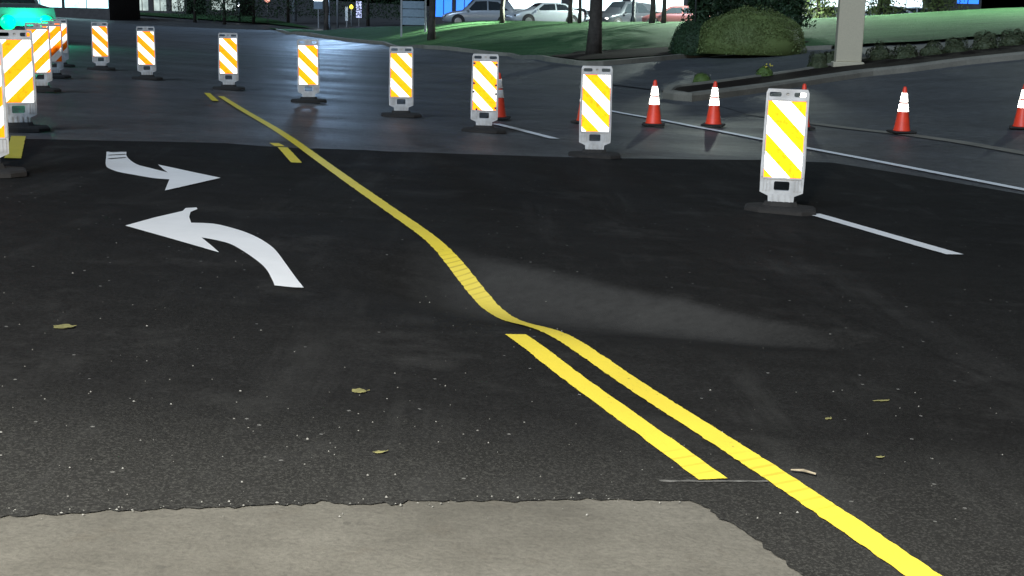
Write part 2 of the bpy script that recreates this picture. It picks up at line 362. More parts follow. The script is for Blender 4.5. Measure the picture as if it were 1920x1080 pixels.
# ------------------------------------------------------------------ mesh helpers
def obj(name, verts, faces, mat, parent=None, smooth=False, loc=None):
    me = bpy.data.meshes.new(name); me.from_pydata([tuple(map(float, v)) for v in verts], [], [tuple(f) for f in faces]); me.update()
    if mat: me.materials.append(M[mat])
    if smooth: me.polygons.foreach_set('use_smooth', [True] * len(me.polygons))
    o = bpy.data.objects.new(name, me); COL.objects.link(o)
    if loc is not None: o.location = loc
    if parent: o.parent = parent
    return o
class MB:
    def __init__(s): s.v = []; s.f = []
    def add(s, v, f):
        k = len(s.v); s.v += [tuple(p) for p in v]; s.f += [tuple(i + k for i in q) for q in f]; return s
    def box(s, x0, x1, y0, y1, z0, z1, c=0.0):
        """box with an optional chamfer on its vertical and top edges"""
        if c <= 0:
            v = [(x, y, z) for z in (z0, z1) for (x, y) in ((x0, y0), (x1, y0), (x1, y1), (x0, y1))]
            return s.add(v, [(3, 2, 1, 0), (4, 5, 6, 7), (0, 1, 5, 4), (1, 2, 6, 5), (2, 3, 7, 6), (3, 0, 4, 7)])
        def ring(i, z):
            a, b, p, q = x0 + i, x1 - i, y0 + i, y1 - i
            return [(a + c, p, z), (b - c, p, z), (b, p + c, z), (b, q - c, z), (b - c, q, z), (a + c, q, z), (a, q - c, z), (a, p + c, z)]
        v = ring(c, z0) + ring(0, z0 + c) + ring(0, z1 - c) + ring(c, z1)
        f = [tuple(range(7, -1, -1)), tuple(range(24, 32))]
        for r in range(3):
            for i in range(8):
                j = (i + 1) % 8; f.append((r * 8 + i, r * 8 + j, r * 8 + 8 + j, r * 8 + 8 + i))
        return s.add(v, f)
    def lathe(s, prof, n=20, cx=0, cy=0, axis='z'):
        v = []; f = []
        for (r, z) in prof:
            for i in range(n):
                a = 2 * math.pi * i / n
                p = (cx + r * math.cos(a), cy + r * math.sin(a), z)
                v.append(p if axis == 'z' else (p[0], p[2], p[1]) if axis == 'y' else (p[2], p[0], p[1]))
        for k in range(len(prof) - 1):
            for i in range(n):
                j = (i + 1) % n; f.append((k * n + i, k * n + j, (k + 1) * n + j, (k + 1) * n + i))
        f.append(tuple(range(n - 1, -1, -1))); f.append(tuple((len(prof) - 1) * n + i for i in range(n)))
        return s.add(v, f)
    def tube(s, pts, rad, n=8):
        pts = [Vector(p) for p in pts]; v = []; f = []
        for k, p in enumerate(pts):
            d = (pts[min(k + 1, len(pts) - 1)] - pts[max(k - 1, 0)]).normalized()
            a = d.orthogonal().normalized() if k == 0 else (a - d * a.dot(d)).normalized()
            b = d.cross(a); r = rad[k] if isinstance(rad, (list, tuple)) else rad
            v += [tuple(p + (a * math.cos(2 * math.pi * i / n) + b * math.sin(2 * math.pi * i / n)) * r) for i in range(n)]
        for k in range(len(pts) - 1):
            for i in range(n):
                j = (i + 1) % n; f.append((k * n + i, k * n + j, (k + 1) * n + j, (k + 1) * n + i))
        f.append(tuple(range(n - 1, -1, -1))); f.append(tuple((len(pts) - 1) * n + i for i in range(n)))
        return s.add(v, f)
    def plate(s, outer, holes, y0, y1):
        """polygon in x,z with holes, extruded from y0 (front) to y1 (back)"""
        loops = [outer] + holes
        tri = tessellate_polygon([[Vector((p[0], p[1], 0)) for p in l] for l in loops])
        flat = [p for l in loops for p in l]; n = len(flat)
        v = [(p[0], y0, p[1]) for p in flat] + [(p[0], y1, p[1]) for p in flat]
        f = [tuple(t) for t in tri] + [tuple(i + n for i in reversed(t)) for t in tri]
        k = 0
        for l in loops:
            for i in range(len(l)):
                j = (i + 1) % len(l); f.append((k + i, k + j, k + n + j, k + n + i))
            k += len(l)
        return s.add(v, f)
    def build(s, name, mat, parent=None, smooth=False, loc=None):
        o = obj(name, s.v, s.f, mat, parent, smooth, loc)
        bm = bmesh.new(); bm.from_mesh(o.data); bmesh.ops.recalc_face_normals(bm, faces=bm.faces); bm.to_mesh(o.data); bm.free()
        return o
def tag(o, label=None, cat=None, group=None, kind=None):
    if label: o['label'] = label
    if cat: o['category'] = cat
    if group: o['group'] = group
    if kind: o['kind'] = kind
    return o
def thing(name, label, cat, loc, rz=0.0, group=None):
    o = bpy.data.objects.new(name, None); COL.objects.link(o); o.empty_display_size = 0.2
    o.location = tuple(float(v) for v in loc); o.rotation_euler = (0, 0, rz)
    return tag(o, label, cat, group)
def copy_tree(o, parent=None):
    c = o.copy(); COL.objects.link(c); c.parent = parent
    for ch in list(o.children): copy_tree(ch, c)
    return c
def inside(poly, x, y):
    r = np.zeros(x.shape, bool); n = len(poly)
    for i in range(n):
        (x0, y0), (x1, y1) = poly[i], poly[(i + 1) % n]
        if y0 == y1: continue
        c = ((y0 > y) != (y1 > y)) & (x < (x1 - x0) * (y - y0) / (y1 - y0) + x0); r ^= c
    return r
def densify(poly, step):
    out = []
    for i in range(len(poly)):
        a = np.array(poly[i]); b = np.array(poly[(i + 1) % len(poly)]); n = max(1, int(np.linalg.norm(b - a) / step))
        for k in range(n): out.append(tuple(a + (b - a) * k / n))
    return out
def sheet(name, poly, off, step, mat, parent=None, fine=None, lift=None, smooth=True):
    """a sheet of ground inside a plan polygon, draped over the terrain"""
    poly = densify(poly, step)
    P = np.array(poly); lo, hi = P.min(0), P.max(0)
    gx, gy = np.meshgrid(np.arange(lo[0], hi[0], step), np.arange(lo[1], hi[1], step))
    X, Y = gx.ravel(), gy.ravel()
    if fine:
        fx0, fx1, fy0, fy1, fs = fine
        keep = ~((X > fx0) & (X < fx1) & (Y > fy0) & (Y < fy1)); X, Y = X[keep], Y[keep]
        hx, hy = np.meshgrid(np.arange(fx0, fx1, fs), np.arange(fy0, fy1, fs)); X = np.r_[X, hx.ravel()]; Y = np.r_[Y, hy.ravel()]
    k = inside(poly, X, Y); X, Y = X[k], Y[k]
    n = len(poly); vs = [Vector(p) for p in poly] + [Vector((a, b)) for a, b in zip(X, Y)]
    res = delaunay_2d_cdt(vs, [(i, (i + 1) % n) for i in range(n)], [list(range(n))], 1, 1e-5)
    V = np.array([(v.x, v.y) for v in res[0]])
    Z = terrain(V[:, 0], V[:, 1]) + off
    if lift is not None: Z = Z + lift(V[:, 0], V[:, 1])
    o = obj(name, np.c_[V, Z], res[2], mat, parent, smooth)
    if len(o.data.polygons) and o.data.polygons[0].normal.z < 0: o.data.flip_normals()
    return o
def px(pts): return [tuple(hit(u, v)[:2]) for (u, v) in pts]
def strip(name, pts, width, off, mat, parent, ds=0.03, jit=0.0022):
    """painted line: ribbon of given width following plan points, draped on the ground; UV v in metres"""
    P = [np.array(p[:2], float) for p in pts]; L = [0]
    for a, b in zip(P, P[1:]): L.append(L[-1] + np.linalg.norm(b - a))
    n = max(2, int(L[-1] / ds)); T = np.linspace(0, L[-1], n + 1)
    xs = np.interp(T, L, [p[0] for p in P]); ys = np.interp(T, L, [p[1] for p in P])
    dx, dy = np.gradient(xs), np.gradient(ys); l = np.hypot(dx, dy); nx, ny = -dy / l, dx / l
    rng = np.random.RandomState(int(abs(xs[0] * 1000)) % 9999)
    V = []; U = []
    cols = (-0.5, -0.17, 0.17, 0.5)
    for c in cols:
        j = rng.randn(n + 1) * jit * 0.8 if abs(c) == 0.5 else np.zeros(n + 1)
        V.append(np.c_[xs + nx * (c * width + j), ys + ny * (c * width + j)]); U.append(np.c_[np.full(n + 1, c + 0.5), T])
    V = np.concatenate(V); U = np.concatenate(U); Z = terrain(V[:, 0], V[:, 1]) + off
    f = []
    for c in range(3):
        for i in range(n): f.append((c * (n + 1) + i, (c + 1) * (n + 1) + i, (c + 1) * (n + 1) + i + 1, c * (n + 1) + i + 1))
    o = obj(name, np.c_[V, Z], f, mat, parent, True)
    uv = o.data.uv_layers.new(name='UVMap')
    for lp in o.data.loops: uv.data[lp.index].uv = U[lp.vertex_index]
    if o.data.polygons[0].normal.z < 0: o.data.flip_normals()
    return o
# ------------------------------------------------------------------ ground
def axis(fine0, fine1, fs, lo, hi, gr):
    a = list(np.arange(fine0, fine1 + 1e-6, fs)); s = fs
    while a[-1] < hi: s *= gr; a.append(a[-1] + s)
    s = fs
    while a[0] > lo: s *= gr; a.insert(0, a[0] - s)
    return np.array(a)
gx, gy = axis(-1.6, 3.2, 0.1, -320, 320, 1.06), axis(4.0, 9.0, 0.1, -30, 600, 1.055)
X, Y = np.meshgrid(gx, gy); Z = np.concatenate([terrain(X[i:i + 8], Y[i:i + 8], 1.35) for i in range(0, X.shape[0], 8)])
ny_, nx_ = X.shape
faces = [(j * nx_ + i, j * nx_ + i + 1, (j + 1) * nx_ + i + 1, (j + 1) * nx_ + i) for j in range(ny_ - 1) for i in range(nx_ - 1)]
road = tag(obj('road', np.c_[X.ravel(), Y.ravel(), Z.ravel() - 0.004], faces, 'old_asphalt', None, True), 'worn grey asphalt road surface with panels and cones standing on it', None, None, 'structure')

# fresh black asphalt patch (its near edge laps raggedly over the concrete)
near_edge = [(-260, 985), (-60, 975), (60, 971), (130, 968), (190, 964), (250, 960), (330, 958), (400, 955), (480, 954), (560, 950), (600, 944), (640, 951), (720, 949), (745, 952), (765, 945), (830, 944), (900, 944), (1000, 942), (1100, 941), (1200, 942), (1290, 943), (1322, 955), (1345, 972), (1375, 988), (1410, 1010), (1432, 1032), (1462, 1050), (1490, 1072), (1520, 1100), (1600, 1180)]
ne = px(near_edge)
rng = np.random.RandomState(3)
ragged = []
for a, b in zip(ne, ne[1:]):
    a, b = np.array(a), np.array(b); n = max(2, int(np.linalg.norm(b - a) / 0.018)); t = np.array([-(b - a)[1], (b - a)[0]]); t /= np.linalg.norm(t)
    for k in range(n): ragged.append(tuple(a + (b - a) * k / n + t * rng.randn() * 0.006))
far_edge = px([(2060, 388), (1920, 366), (1700, 328), (1560, 306), (1430, 301), (1250, 299), (1100, 297), (900, 291), (720, 285), (600, 277), (500, 272), (350, 268), (190, 265), (60, 262), (-150, 258)])
patch_poly = ragged + [(1.6, 2.2), (7.5, 2.2)] + far_edge + [(-5.0, 3.8)]
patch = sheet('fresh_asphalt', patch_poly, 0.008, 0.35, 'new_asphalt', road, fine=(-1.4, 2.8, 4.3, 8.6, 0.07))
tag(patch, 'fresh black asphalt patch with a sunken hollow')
slab_poly = [(-6, 0.8), (1.9, 0.8), (1.9, 3.2), (1.2, 3.7), (0.7, 4.0), (-6, 4.2)]
tag(sheet('concrete_slab', slab_poly, 0.003, 0.3, 'concrete', road), 'pale concrete slab along the ragged asphalt edge')

# ------------------------------------------------------------------ painted markings (parts of the road)
A, B = hit(415, 178)[:2], hit(1700, 1068)[:2]
PL = NW, None
def planehit(u, v):
    r = ray(u, v); t = 1.32 / float(NW @ r); return (t * r)[:2]
LA, LB = planehit(415, 178), planehit(1700, 1068); ld = (LB - LA) / np.linalg.norm(LB - LA); ln = np.array([-ld[1], ld[0]])
OFF = 0.016
tag(strip('yellow_line', [LA - ld * 0.1, LB + ld * 1.6], 0.098, OFF, 'yellow', road, 0.025), 'continuous yellow centre line running through the hollow')
def proj_s(u, v):  # place along the centre line
    return float((planehit(u, v) - LA) @ ld), float((planehit(u, v) - LA) @ ln)
def dash(p0, p1, label, w=0.098, mat='yellow', off=OFF, name='yellow_dash'):
    tag(strip(name, [hit(*p0)[:2], hit(*p1)[:2]], w, off, mat, road, 0.05), label)
dash((966, 633), (1336, 907), 'yellow dash beside the line near the concrete')
dash((530, 279), (556, 308), 'short yellow dash at the start of the fresh asphalt')
dash((514, 271), (525, 277), 'stub of yellow dash on the old asphalt', mat='yellow')
dash((388, 176), (404, 191), 'farthest short yellow dash beside the centre line')
dash((35, 258), (24, 300), 'yellow dash beside the left row of panels', w=0.13)
dash((1524, 404), (1790, 481), 'white lane dash beside the nearest panel', 0.14, 'white', OFF, 'white_dash')
dash((930, 234), (1040, 262), 'white lane dash between two panels', 0.14, 'white', OFF, 'white_dash')
tag(strip('white_edge_line', px([(1140, 208), (1300, 238), (1460, 269), (1620, 299), (1800, 334), (2000, 373)]), 0.14, OFF - 0.003, 'white', road, 0.15), 'thin white edge line passing under the cones')
# pale chalk guide across the near end of the dash
tag(strip('pale_scratch', px([(1236, 908), (1330, 909), (1440, 909)]), 0.016, 0.012, 'scratch', road, 0.03, 0.003), 'pale scratch across the asphalt')
def crop(pts): return [(x / 2.7, y / 2.7 + 200) for (x, y) in pts]
near_arrow = crop([(635, 615), (780, 574), (925, 540), (940, 525), (995, 522), (1000, 530), (965, 545), (958, 570), (968, 600), (1080, 605), (1180, 628), (1260, 655), (1330, 690), (1390, 735), (1440, 800), (1490, 870), (1538, 932), (1480, 930), (1390, 920), (1378, 890), (1350, 840), (1310, 800), (1240, 750), (1170, 710), (1100, 690), (1020, 675), (1065, 712), (1110, 752), (870, 682)])
far_arrow = crop([(540, 237), (640, 237), (645, 265), (690, 300), (760, 320), (850, 343), (825, 325), (800, 302), (960, 337), (1117, 370), (975, 403), (835, 435), (847, 405), (858, 378), (780, 372), (680, 355), (600, 340), (545, 318), (535, 295)])
def smooth_run(P, i0, i1, n=5):
    Q = [np.array(p) for p in P[i0:i1 + 1]]; out = []
    for k in range(len(Q) - 1):
        p0, p1, p2, p3 = Q[max(k - 1, 0)], Q[k], Q[k + 1], Q[min(k + 2, len(Q) - 1)]
        for j in range(n):
            t_ = j / n; out.append(tuple(0.5 * (2 * p1 + (p2 - p0) * t_ + (2 * p0 - 5 * p1 + 4 * p2 - p3) * t_ ** 2 + (3 * p1 - p0 - 3 * p2 + p3) * t_ ** 3)))
    return P[:i0] + out + P[i1:]
near_arrow = smooth_run(near_arrow, 18, 25); near_arrow = smooth_run(near_arrow, 8, 16)
far_arrow = smooth_run(far_arrow, 13, 18); far_arrow = smooth_run(far_arrow, 1, 5)
tag(sheet('turn_arrow', px(near_arrow), OFF, 0.12, 'white', road), 'white turn arrow bending left, nearer of the two')
fa = tag(sheet('turn_arrow', px(far_arrow), OFF, 0.12, 'white', road), 'white turn arrow bending right, farther of the two')
for (a, b) in (((203, 295), (236, 293)), ((203, 302), (236, 299)), ((206, 289), (236, 288))):
    strip('tyre_scuff', px([a, b]), 0.035, OFF + 0.004, 'scuff', road, 0.04, 0.004)
# ------------------------------------------------------------------ kerb, lawn, driveway, bed
lawn_edge = [(520, 58), (560, 64), (600, 69), (640, 75), (720, 83), (800, 91), (880, 98), (960, 106), (1030, 115), (1090, 123), (1120, 123), (1160, 120), (1230, 114), (1300, 107), (1380, 101), (1460, 96), (1560, 92)]
LE = px(lawn_edge)
lawn_poly = LE + px([(1640, 86), (1720, 83), (1920, 66)]) + [(40, 40), (60, 50), (75, 80), (40, 78), (22, 77), (0, 76), (-8, 80), (-12, 88), (-16, 98), (-18, 108)] + px([(505, 54)])
lawn = tag(sheet('lawn', lawn_poly, 0.10, 1.0, 'grass'), 'dim green lawn rising behind the kerb', None, None, 'structure')
def kerb(name, pts, w, h, label, mat='kerb', nose=False):
    P = [np.array(p) for p in pts]; L = [0]
    for a, b in zip(P, P[1:]): L.append(L[-1] + np.linalg.norm(b - a))
    n = max(4, int(L[-1] / 0.5)); T = np.linspace(0, L[-1], n + 1)
    xs = np.interp(T, L, [p[0] for p in P]); ys = np.interp(T, L, [p[1] for p in P])
    dx, dy = np.gradient(xs), np.gradient(ys); l = np.hypot(dx, dy); nx, ny = -dy / l, dx / l
    prof = [(-w / 2, -0.15), (-w / 2, h * 0.7), (-w / 2 + 0.04, h), (w / 2, h), (w / 2, -0.15)]
    V = []
    for k in range(n + 1):
        zz = tz(xs[k], ys[k])
        for (o_, z_) in prof: V.append((xs[k] + nx[k] * o_, ys[k] + ny[k] * o_, zz + z_))
    f = []
    for k in range(n):
        for i in range(4): f.append((k * 5 + i, k * 5 + i + 1, k * 5 + 6 + i, k * 5 + 5 + i))
    f.append((0, 1, 2, 3, 4)); f.append(tuple(n * 5 + i for i in range(4, -1, -1)))
    mb = MB().add(V, f); o = mb.build(name, mat)
    return tag(o, label, None, None, 'structure')
kerb('kerb', LE[::-1], 0.22, 0.14, 'concrete kerb along the foot of the lawn')
bed_front = px([(1252, 184), (1290, 190), (1330, 185), (1400, 176), (1470, 166), (1540, 155), (1620, 143), (1700, 135), (1800, 122), (1920, 110), (2100, 92)])
bed_back = px([(2100, 78), (1920, 90), (1800, 100), (1700, 108), (1620, 118), (1540, 134), (1470, 146), (1400, 156), (1330, 166), (1262, 174)])
tag(sheet('planting_bed', bed_front + bed_back, 0.13, 0.5, 'mulch'), 'dark mulch bed behind the beige kerb', None, None, 'structure')
kerb('kerb', bed_front, 0.26, 0.17, 'beige concrete kerb round the planting bed and sign column')
kerb('kerb', [bed_front[0]] + bed_back[::-1][:6], 0.2, 0.17, 'far side kerb of the planting bed nose')
drive = tag(sheet('driveway', px([(1120, 126), (1230, 117), (1380, 104), (1560, 95), (1560, 122), (1470, 142), (1330, 162), (1240, 172), (1150, 160)]), 0.02, 1.0, 'drive'), 'grey driveway between the lawn and the planting bed', None, None, 'structure')
apron = tag(sheet('side_road', px([(1330, 192), (1470, 171), (1620, 148), (1800, 127), (1920, 115), (2100, 98), (2100, 300), (1920, 289), (1800, 268), (1700, 254), (1600, 243), (1520, 233), (1400, 214)]), 0.007, 0.5, 'drive'), 'smooth side road sloping up to the right of the cones', None, None, 'structure')
tag(strip('gutter', px([(1405, 214), (1520, 232), (1600, 242), (1700, 253), (1800, 267), (1920, 288), (2090, 318)]), 0.26, 0.009, 'kerb', None, 0.25, 0.004), 'pale concrete gutter at the edge of the side road', None, None, 'structure')
tag(sheet('mulch_bed', px([(1030, 113), (1090, 120), (1160, 117), (1240, 111), (1330, 104), (1480, 93), (1520, 84), (1480, 82), (1400, 86), (1250, 95), (1150, 100), (1080, 103)]), 0.14, 0.5, 'mulch'), 'dark mulch round the thick trunk and the hedge', None, None, 'structure')
tag(sheet('parking_lot', [(-14, 84), (0, 79), (22, 80), (40, 81), (75, 83), (110, 84), (110, 140), (-14, 140)], 0.03, 3.0, 'drive'), 'dark parking lot behind the lawn', None, None, 'structure')

# ------------------------------------------------------------------ vertical panels
def rounded(x0, x1, z0, z1, r=0.012):
    o = []
    for (cx, cz, a0) in ((x1 - r, z1 - r, 0), (x0 + r, z1 - r, 90), (x0 + r, z0 + r, 180), (x1 - r, z0 + r, 270)):
        for k in range(3):
            a = math.radians(a0 + 45 * k); o.append((cx + r * math.cos(a), cz + r * math.sin(a)))
    return o
def panel_proto():
    b0 = 0.06
    outer = [(0.10, b0), (0.105, b0 + 0.07), (0.172, b0 + 0.10), (0.176, b0 + 0.30), (0.168, b0 + 0.90), (0.155, b0 + 0.93),
             (-0.155, b0 + 0.93), (-0.168, b0 + 0.90), (-0.176, b0 + 0.30), (-0.172, b0 + 0.10), (-0.105, b0 + 0.07), (-0.10, b0)]
    hole = rounded(-0.062, 0.062, b0 + 0.115, b0 + 0.19)[::-1]
    s1 = rounded(-0.145, -0.050, b0 + 0.868, b0 + 0.905)[::-1]; s2 = rounded(0.050, 0.145, b0 + 0.868, b0 + 0.905)[::-1]
    s3 = rounded(-0.012, 0.012, b0 + 0.878, b0 + 0.90, 0.006)[::-1]
    body = MB().plate(outer, [hole, s1, s2, s3], -0.022, 0.022)
    for x in (-0.15, -0.125, -0.10, 0.10, 0.125, 0.15): body.box(x - 0.005, x + 0.005, -0.034, -0.021, b0 + 0.115, b0 + 0.205)
    for x in (-0.07, -0.025, 0.025, 0.07): body.box(x - 0.007, x + 0.007, -0.034, -0.021, b0 + 0.004, b0 + 0.085)
    for sx in (-1, 1):
        x0, x1 = sorted((sx * 0.154, sx * 0.168)); body.box(x0, x1, -0.036, -0.021, b0 + 0.225, b0 + 0.90)
    body.box(-0.153, 0.153, -0.034, -0.021, b0 + 0.838, b0 + 0.850); body.box(-0.153, 0.153, -0.034, -0.021, b0 + 0.208, b0 + 0.218)
    body.box(-0.05, 0.05, 0.010, 0.016, b0 + 0.862, b0 + 0.912); 
    base = MB()
    ring = lambda sx, sy, z: [(sx * x, sy * y, z) for (x, y) in ((0.6, -1), (1, -0.55), (1, 0.55), (0.6, 1), (-0.6, 1), (-1, 0.55), (-1, -0.55), (-0.6, -1))]
    V = ring(0.285, 0.20, 0.0) + ring(0.285, 0.20, 0.03) + ring(0.265, 0.18, 0.045) + ring(0.14, 0.07, 0.052) + ring(0.125, 0.055, 0.085)
    fs = [tuple(range(7, -1, -1)), tuple(range(32, 40))]
    for r in range(4):
        for i in range(8):
            j = (i + 1) % 8; fs.append((r * 8 + i, r * 8 + j, r * 8 + 8 + j, r * 8 + 8 + i))
    base.add(V, fs)
    return body, base
pb, bs = panel_proto()
PM = pb.build('panel_body', 'panel_plastic').data; BM_ = bs.build('rubber_base', 'rubber').data
for o in list(COL.objects):
    if o.name in ('panel_body', 'rubber_base'): bpy.data.objects.remove(o)
def vertical_panel(u, v, yaw, sgn, phase, label, group, lean=0.0, d=None):
    p = hit(u, v) if d is None else at(u, v, d)
    z = tz(p[0], p[1]); fa_ = math.atan2(p[0], p[1])
    t = thing('vertical_panel', label, 'traffic panel', (p[0], p[1], z + 0.005), -fa_ + math.radians(yaw), group)
    t.rotation_euler = (0, math.radians(lean), -fa_ + math.radians(yaw))
    o = bpy.data.objects.new('panel_body', PM); COL.objects.link(o); o.parent = t
    o = bpy.data.objects.new('rubber_base', BM_); COL.objects.link(o); o.parent = t
    w, z0, z1, y = 0.148, 0.06 + 0.222, 0.06 + 0.834, -0.0265
    s = MB().box(-w, w, y, -0.0215, z0, z1).build('striped_sheeting', 'sheeting', t)
    uv = s.data.uv_layers.new(name='UVMap')
    for lp in s.data.loops:
        c = s.data.vertices[lp.vertex_index].co
        uv.data[lp.index].uv = ((c.z + sgn * c.x * 1.0) / 0.287 + phase, 0)
    return t
RG, LG = 'vertical panels in the curving row on the right', 'vertical panels in the left row'
for (u, v, yaw, ph, lab, lean) in [
        (1462, 398, 0, 0.30, 'largest striped panel, nearest, with a cone peeking out behind it', 0.4),
        (1114, 295, 2, 0.86, 'striped panel left of the two grouped orange cones', 0.0),
        (907, 248, -2, 0.12, 'striped panel at the far end of a white lane dash, cone behind its right edge', 0.6),
        (752, 219, 3, 0.10, 'striped panel below the grey two post sign', 0.0),
        (579, 192, 0, 0.55, 'striped panel right of the far end of the yellow line', -0.3),
        (429, 168, 0, 0.72, 'striped panel standing at the far end of the yellow line', 0.4),
        (276, 149, 1, 0.60, 'striped panel between the yellow line panel and the far orange striped one', 0.0),
        (190, 131, -2, 0.45, 'far panel with narrow orange stripes, leftmost of the right row', 0.0)]:
    t = vertical_panel(u, v, yaw, 1, ph, lab, RG, lean)
    if u == 907:
        for (x, z) in ((-0.138, 0.87), (0.138, 0.86), (-0.14, 0.62), (0.14, 0.60), (-0.141, 0.51), (0.141, 0.49), (-0.10, 0.29), (0.14, 0.31)):
            MB().lathe([(0.014, 0), (0.016, 0.006), (0.009, 0.012)], 8, axis='y').build('bolt', 'slot_dark', t).location = (x, -0.038, z)
for (u, v, yaw, ph, lab) in [(-27, 330, 0, 0.2, 'panel cut off by the left picture edge'),
        (37, 246, 3, 0.62, 'big left row panel with broad yellow stripes rising to the right'),
        (76, 172, 4, 0.35, 'second full panel of the left row, overlapped by the big one'),
        (101, 146, 3, 0.15, 'third full panel of the left row, overlapped on its left'),
        (114, 125, 3, 0.60, 'farthest panel of the left row, mostly hidden')]:
    vertical_panel(u, v, yaw, -1, ph, lab, LG)

# ------------------------------------------------------------------ cones
def cone_proto():
    def r_at(z): return 0.128 - (0.128 - 0.026) * (z - 0.03) / 0.68
    base = MB().box(-0.18, 0.18, -0.18, 0.18, 0, 0.032, 0.010)
    body = MB().lathe([(0.138, 0.031), (0.130, 0.045), (r_at(0.06), 0.06), (r_at(0.35), 0.35), (r_at(0.69), 0.69), (r_at(0.71) - 0.008, 0.712)], 24)
    c1 = MB().lathe([(r_at(0.33) + 0.003, 0.33), (r_at(0.45) + 0.003, 0.45)], 24)
    c2 = MB().lathe([(r_at(0.475) + 0.003, 0.475), (r_at(0.615) + 0.003, 0.615)], 24)
    t = thing('traffic_cone', '', 'traffic cone', (0, 0, 0), 0, 'orange cones along the edge line')
    base.build('cone_base', 'rubber', t); body.build('cone_body', 'cone_orange', t, True)
    c1.build('reflective_collar', 'collar', t, True); c2.build('reflective_collar', 'collar', t, True)
    return t
cone0 = cone_proto()
for i, (u, v, lab) in enumerate([(1225, 237, 'orange cone standing on the thin white edge line, left of a pair'),
        (1337, 238, 'orange cone right of the pair, in front of the kerb nose'),
        (1690, 251, 'orange cone standing alone on the side road'),
        (1914, 243, 'orange cone cut by the right picture edge'),
        (1503, 243, 'orange cone mostly hidden behind the nearest striped panel'),
        (934, 225, 'orange cone behind the right edge of a striped panel'),
        (1096, 232, 'orange cone base peeking out left of a striped panel')]):
    c = cone0 if i == 0 else copy_tree(cone0)
    p = hit(u, v); c.location = (p[0], p[1], tz(p[0], p[1]) + 0.018); c['label'] = lab
    c.rotation_euler = (0, 0, random.uniform(-0.4, 0.4)); c.scale = (0.95, 0.95, 0.95)

# ------------------------------------------------------------------ sign column and small bed plants
p = hit(1588, 131); sw = 46 / F * p[1]
t = thing('sign_column', 'beige square sign column with a flared foot in the planting bed', 'column', (p[0], p[1], tz(p[0], p[1]) + 0.1), -0.12)
mb = MB().box(-sw / 2, sw / 2, -0.25, 0.25, 0.12, 5.5, 0.012); mb.build('shaft', 'stucco', t)
MB().box(-sw / 2 - 0.07, sw / 2 + 0.07, -0.32, 0.32, -0.1, 0.118, 0.02).build('foot', 'stucco', t)
MB().box(-sw / 2 - 0.8, sw / 2 + 0.8, -0.3, 0.3, 5.502, 7.2, 0.03).build('sign_head', 'stucco', t)

def leaves(n, fn, size, seed, flat=0.0):
    """n leaf quads; fn(rng) gives a position and outward normal"""
    r = np.random.RandomState(seed); V = []; Fc = []
    for k in range(n):
        pos, nr = fn(r); d = r.randn(3) * 0.7 + np.array(nr); d /= np.linalg.norm(d)
        a = np.cross(d, r.randn(3)); a /= np.linalg.norm(a); b = np.cross(d, a); s = size * r.uniform(0.6, 1.3)
        pos = np.array(pos); i = len(V)
        V += [pos - a * s, pos - b * s * 0.45 + d * s * 0.12, pos + a * s, pos + b * s * 0.45 + d * s * 0.12]; Fc.append((i, i + 1, i + 2, i + 3))
    return V, Fc
def mound(w, dpt, h, n, size, seed, power=2.0, lump=0.06):
    ph = np.random.RandomState(seed + 5).uniform(0, 6.28, 6)
    def fn(r):
        a = r.uniform(0, 2 * math.pi); e = math.asin(r.uniform(0.0, 1.0) ** 0.8)
        k = 1 + lump * (math.sin(3 * a + ph[0]) + math.sin(5 * a + 3 * e + ph[1]) + math.sin(7 * e + ph[2])) - abs(r.randn()) * 0.05
        c, s = abs(math.cos(e)) ** (2 / power), math.sin(e) ** (2 / power)
        x, y, z = math.cos(a) * c, math.sin(a) * c, s
        return (x * w / 2 * k, y * dpt / 2 * k, z * h * k), (x / w * 2, y / dpt * 2, z / h * 1.2)
    V, Fc = leaves(n, fn, size, seed)
    return V, Fc
def core(w, dpt, h):
    return MB().lathe([(1.0, 0), (0.97, 0.3), (0.85, 0.6), (0.55, 0.88), (0.1, 1.0)], 14)
def bush(name, u, v, w, dpt, h, n, size, mat, label, cat, group=None, seed=1, pos=None, power=2.0):
    p = hit(u, v) if pos is None else pos
    t = thing(name, label, cat, (p[0], p[1], tz(p[0], p[1]) + 0.08), 0, group)
    V, Fc = mound(w, dpt, h, n, size, seed, power, 0.11 if name == 'shrub' else 0.035); obj('foliage', V, Fc, mat, t)
    c = core(1, 1, 1).build('inner_twigs', mat, t, True); kk = 0.8 if name == 'shrub' else 1.0; c.scale = (w * 0.465 * kk, dpt * 0.465 * kk, h * 0.94 * kk); return t
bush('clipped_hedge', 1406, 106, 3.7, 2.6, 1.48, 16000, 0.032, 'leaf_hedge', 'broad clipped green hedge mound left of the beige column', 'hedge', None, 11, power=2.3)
bush('clipped_hedge', 1300, 107, 1.7, 1.6, 1.15, 7000, 0.032, 'leaf_dark', 'darker low hedge left of the big mound', 'hedge', None, 12, power=2.3)  # low hedge given the darker foliage colour
labs = ['small shrub at the left end of the row, before the column', 'small shrub touching the left of the beige column', 'first shrub right of the beige column', 'second shrub right of the beige column', 'third shrub right of the column, grey green', 'fourth shrub right of the column', 'fifth shrub right of the column', 'last shrub at the right picture edge', 'tiny shrub between the column and first shrub']
for i, (u, v, wpx, hpx) in enumerate([(1533, 140, 38, 30), (1556, 132, 26, 28), (1648, 124, 44, 30), (1697, 121, 46, 30), (1748, 115, 44, 28), (1790, 110, 46, 28), (1845, 104, 50, 30), (1898, 97, 56, 34)]):
    p = hit(u, v - 4); s = p[1] / F
    bush('shrub', u, v, wpx * s, wpx * s * 0.9, hpx * s * random.uniform(0.85, 1.15), 1500, 0.035, 'leaf_shrub', labs[i], 'shrub', 'shrub row in the planting bed', 40 + i, pos=p)
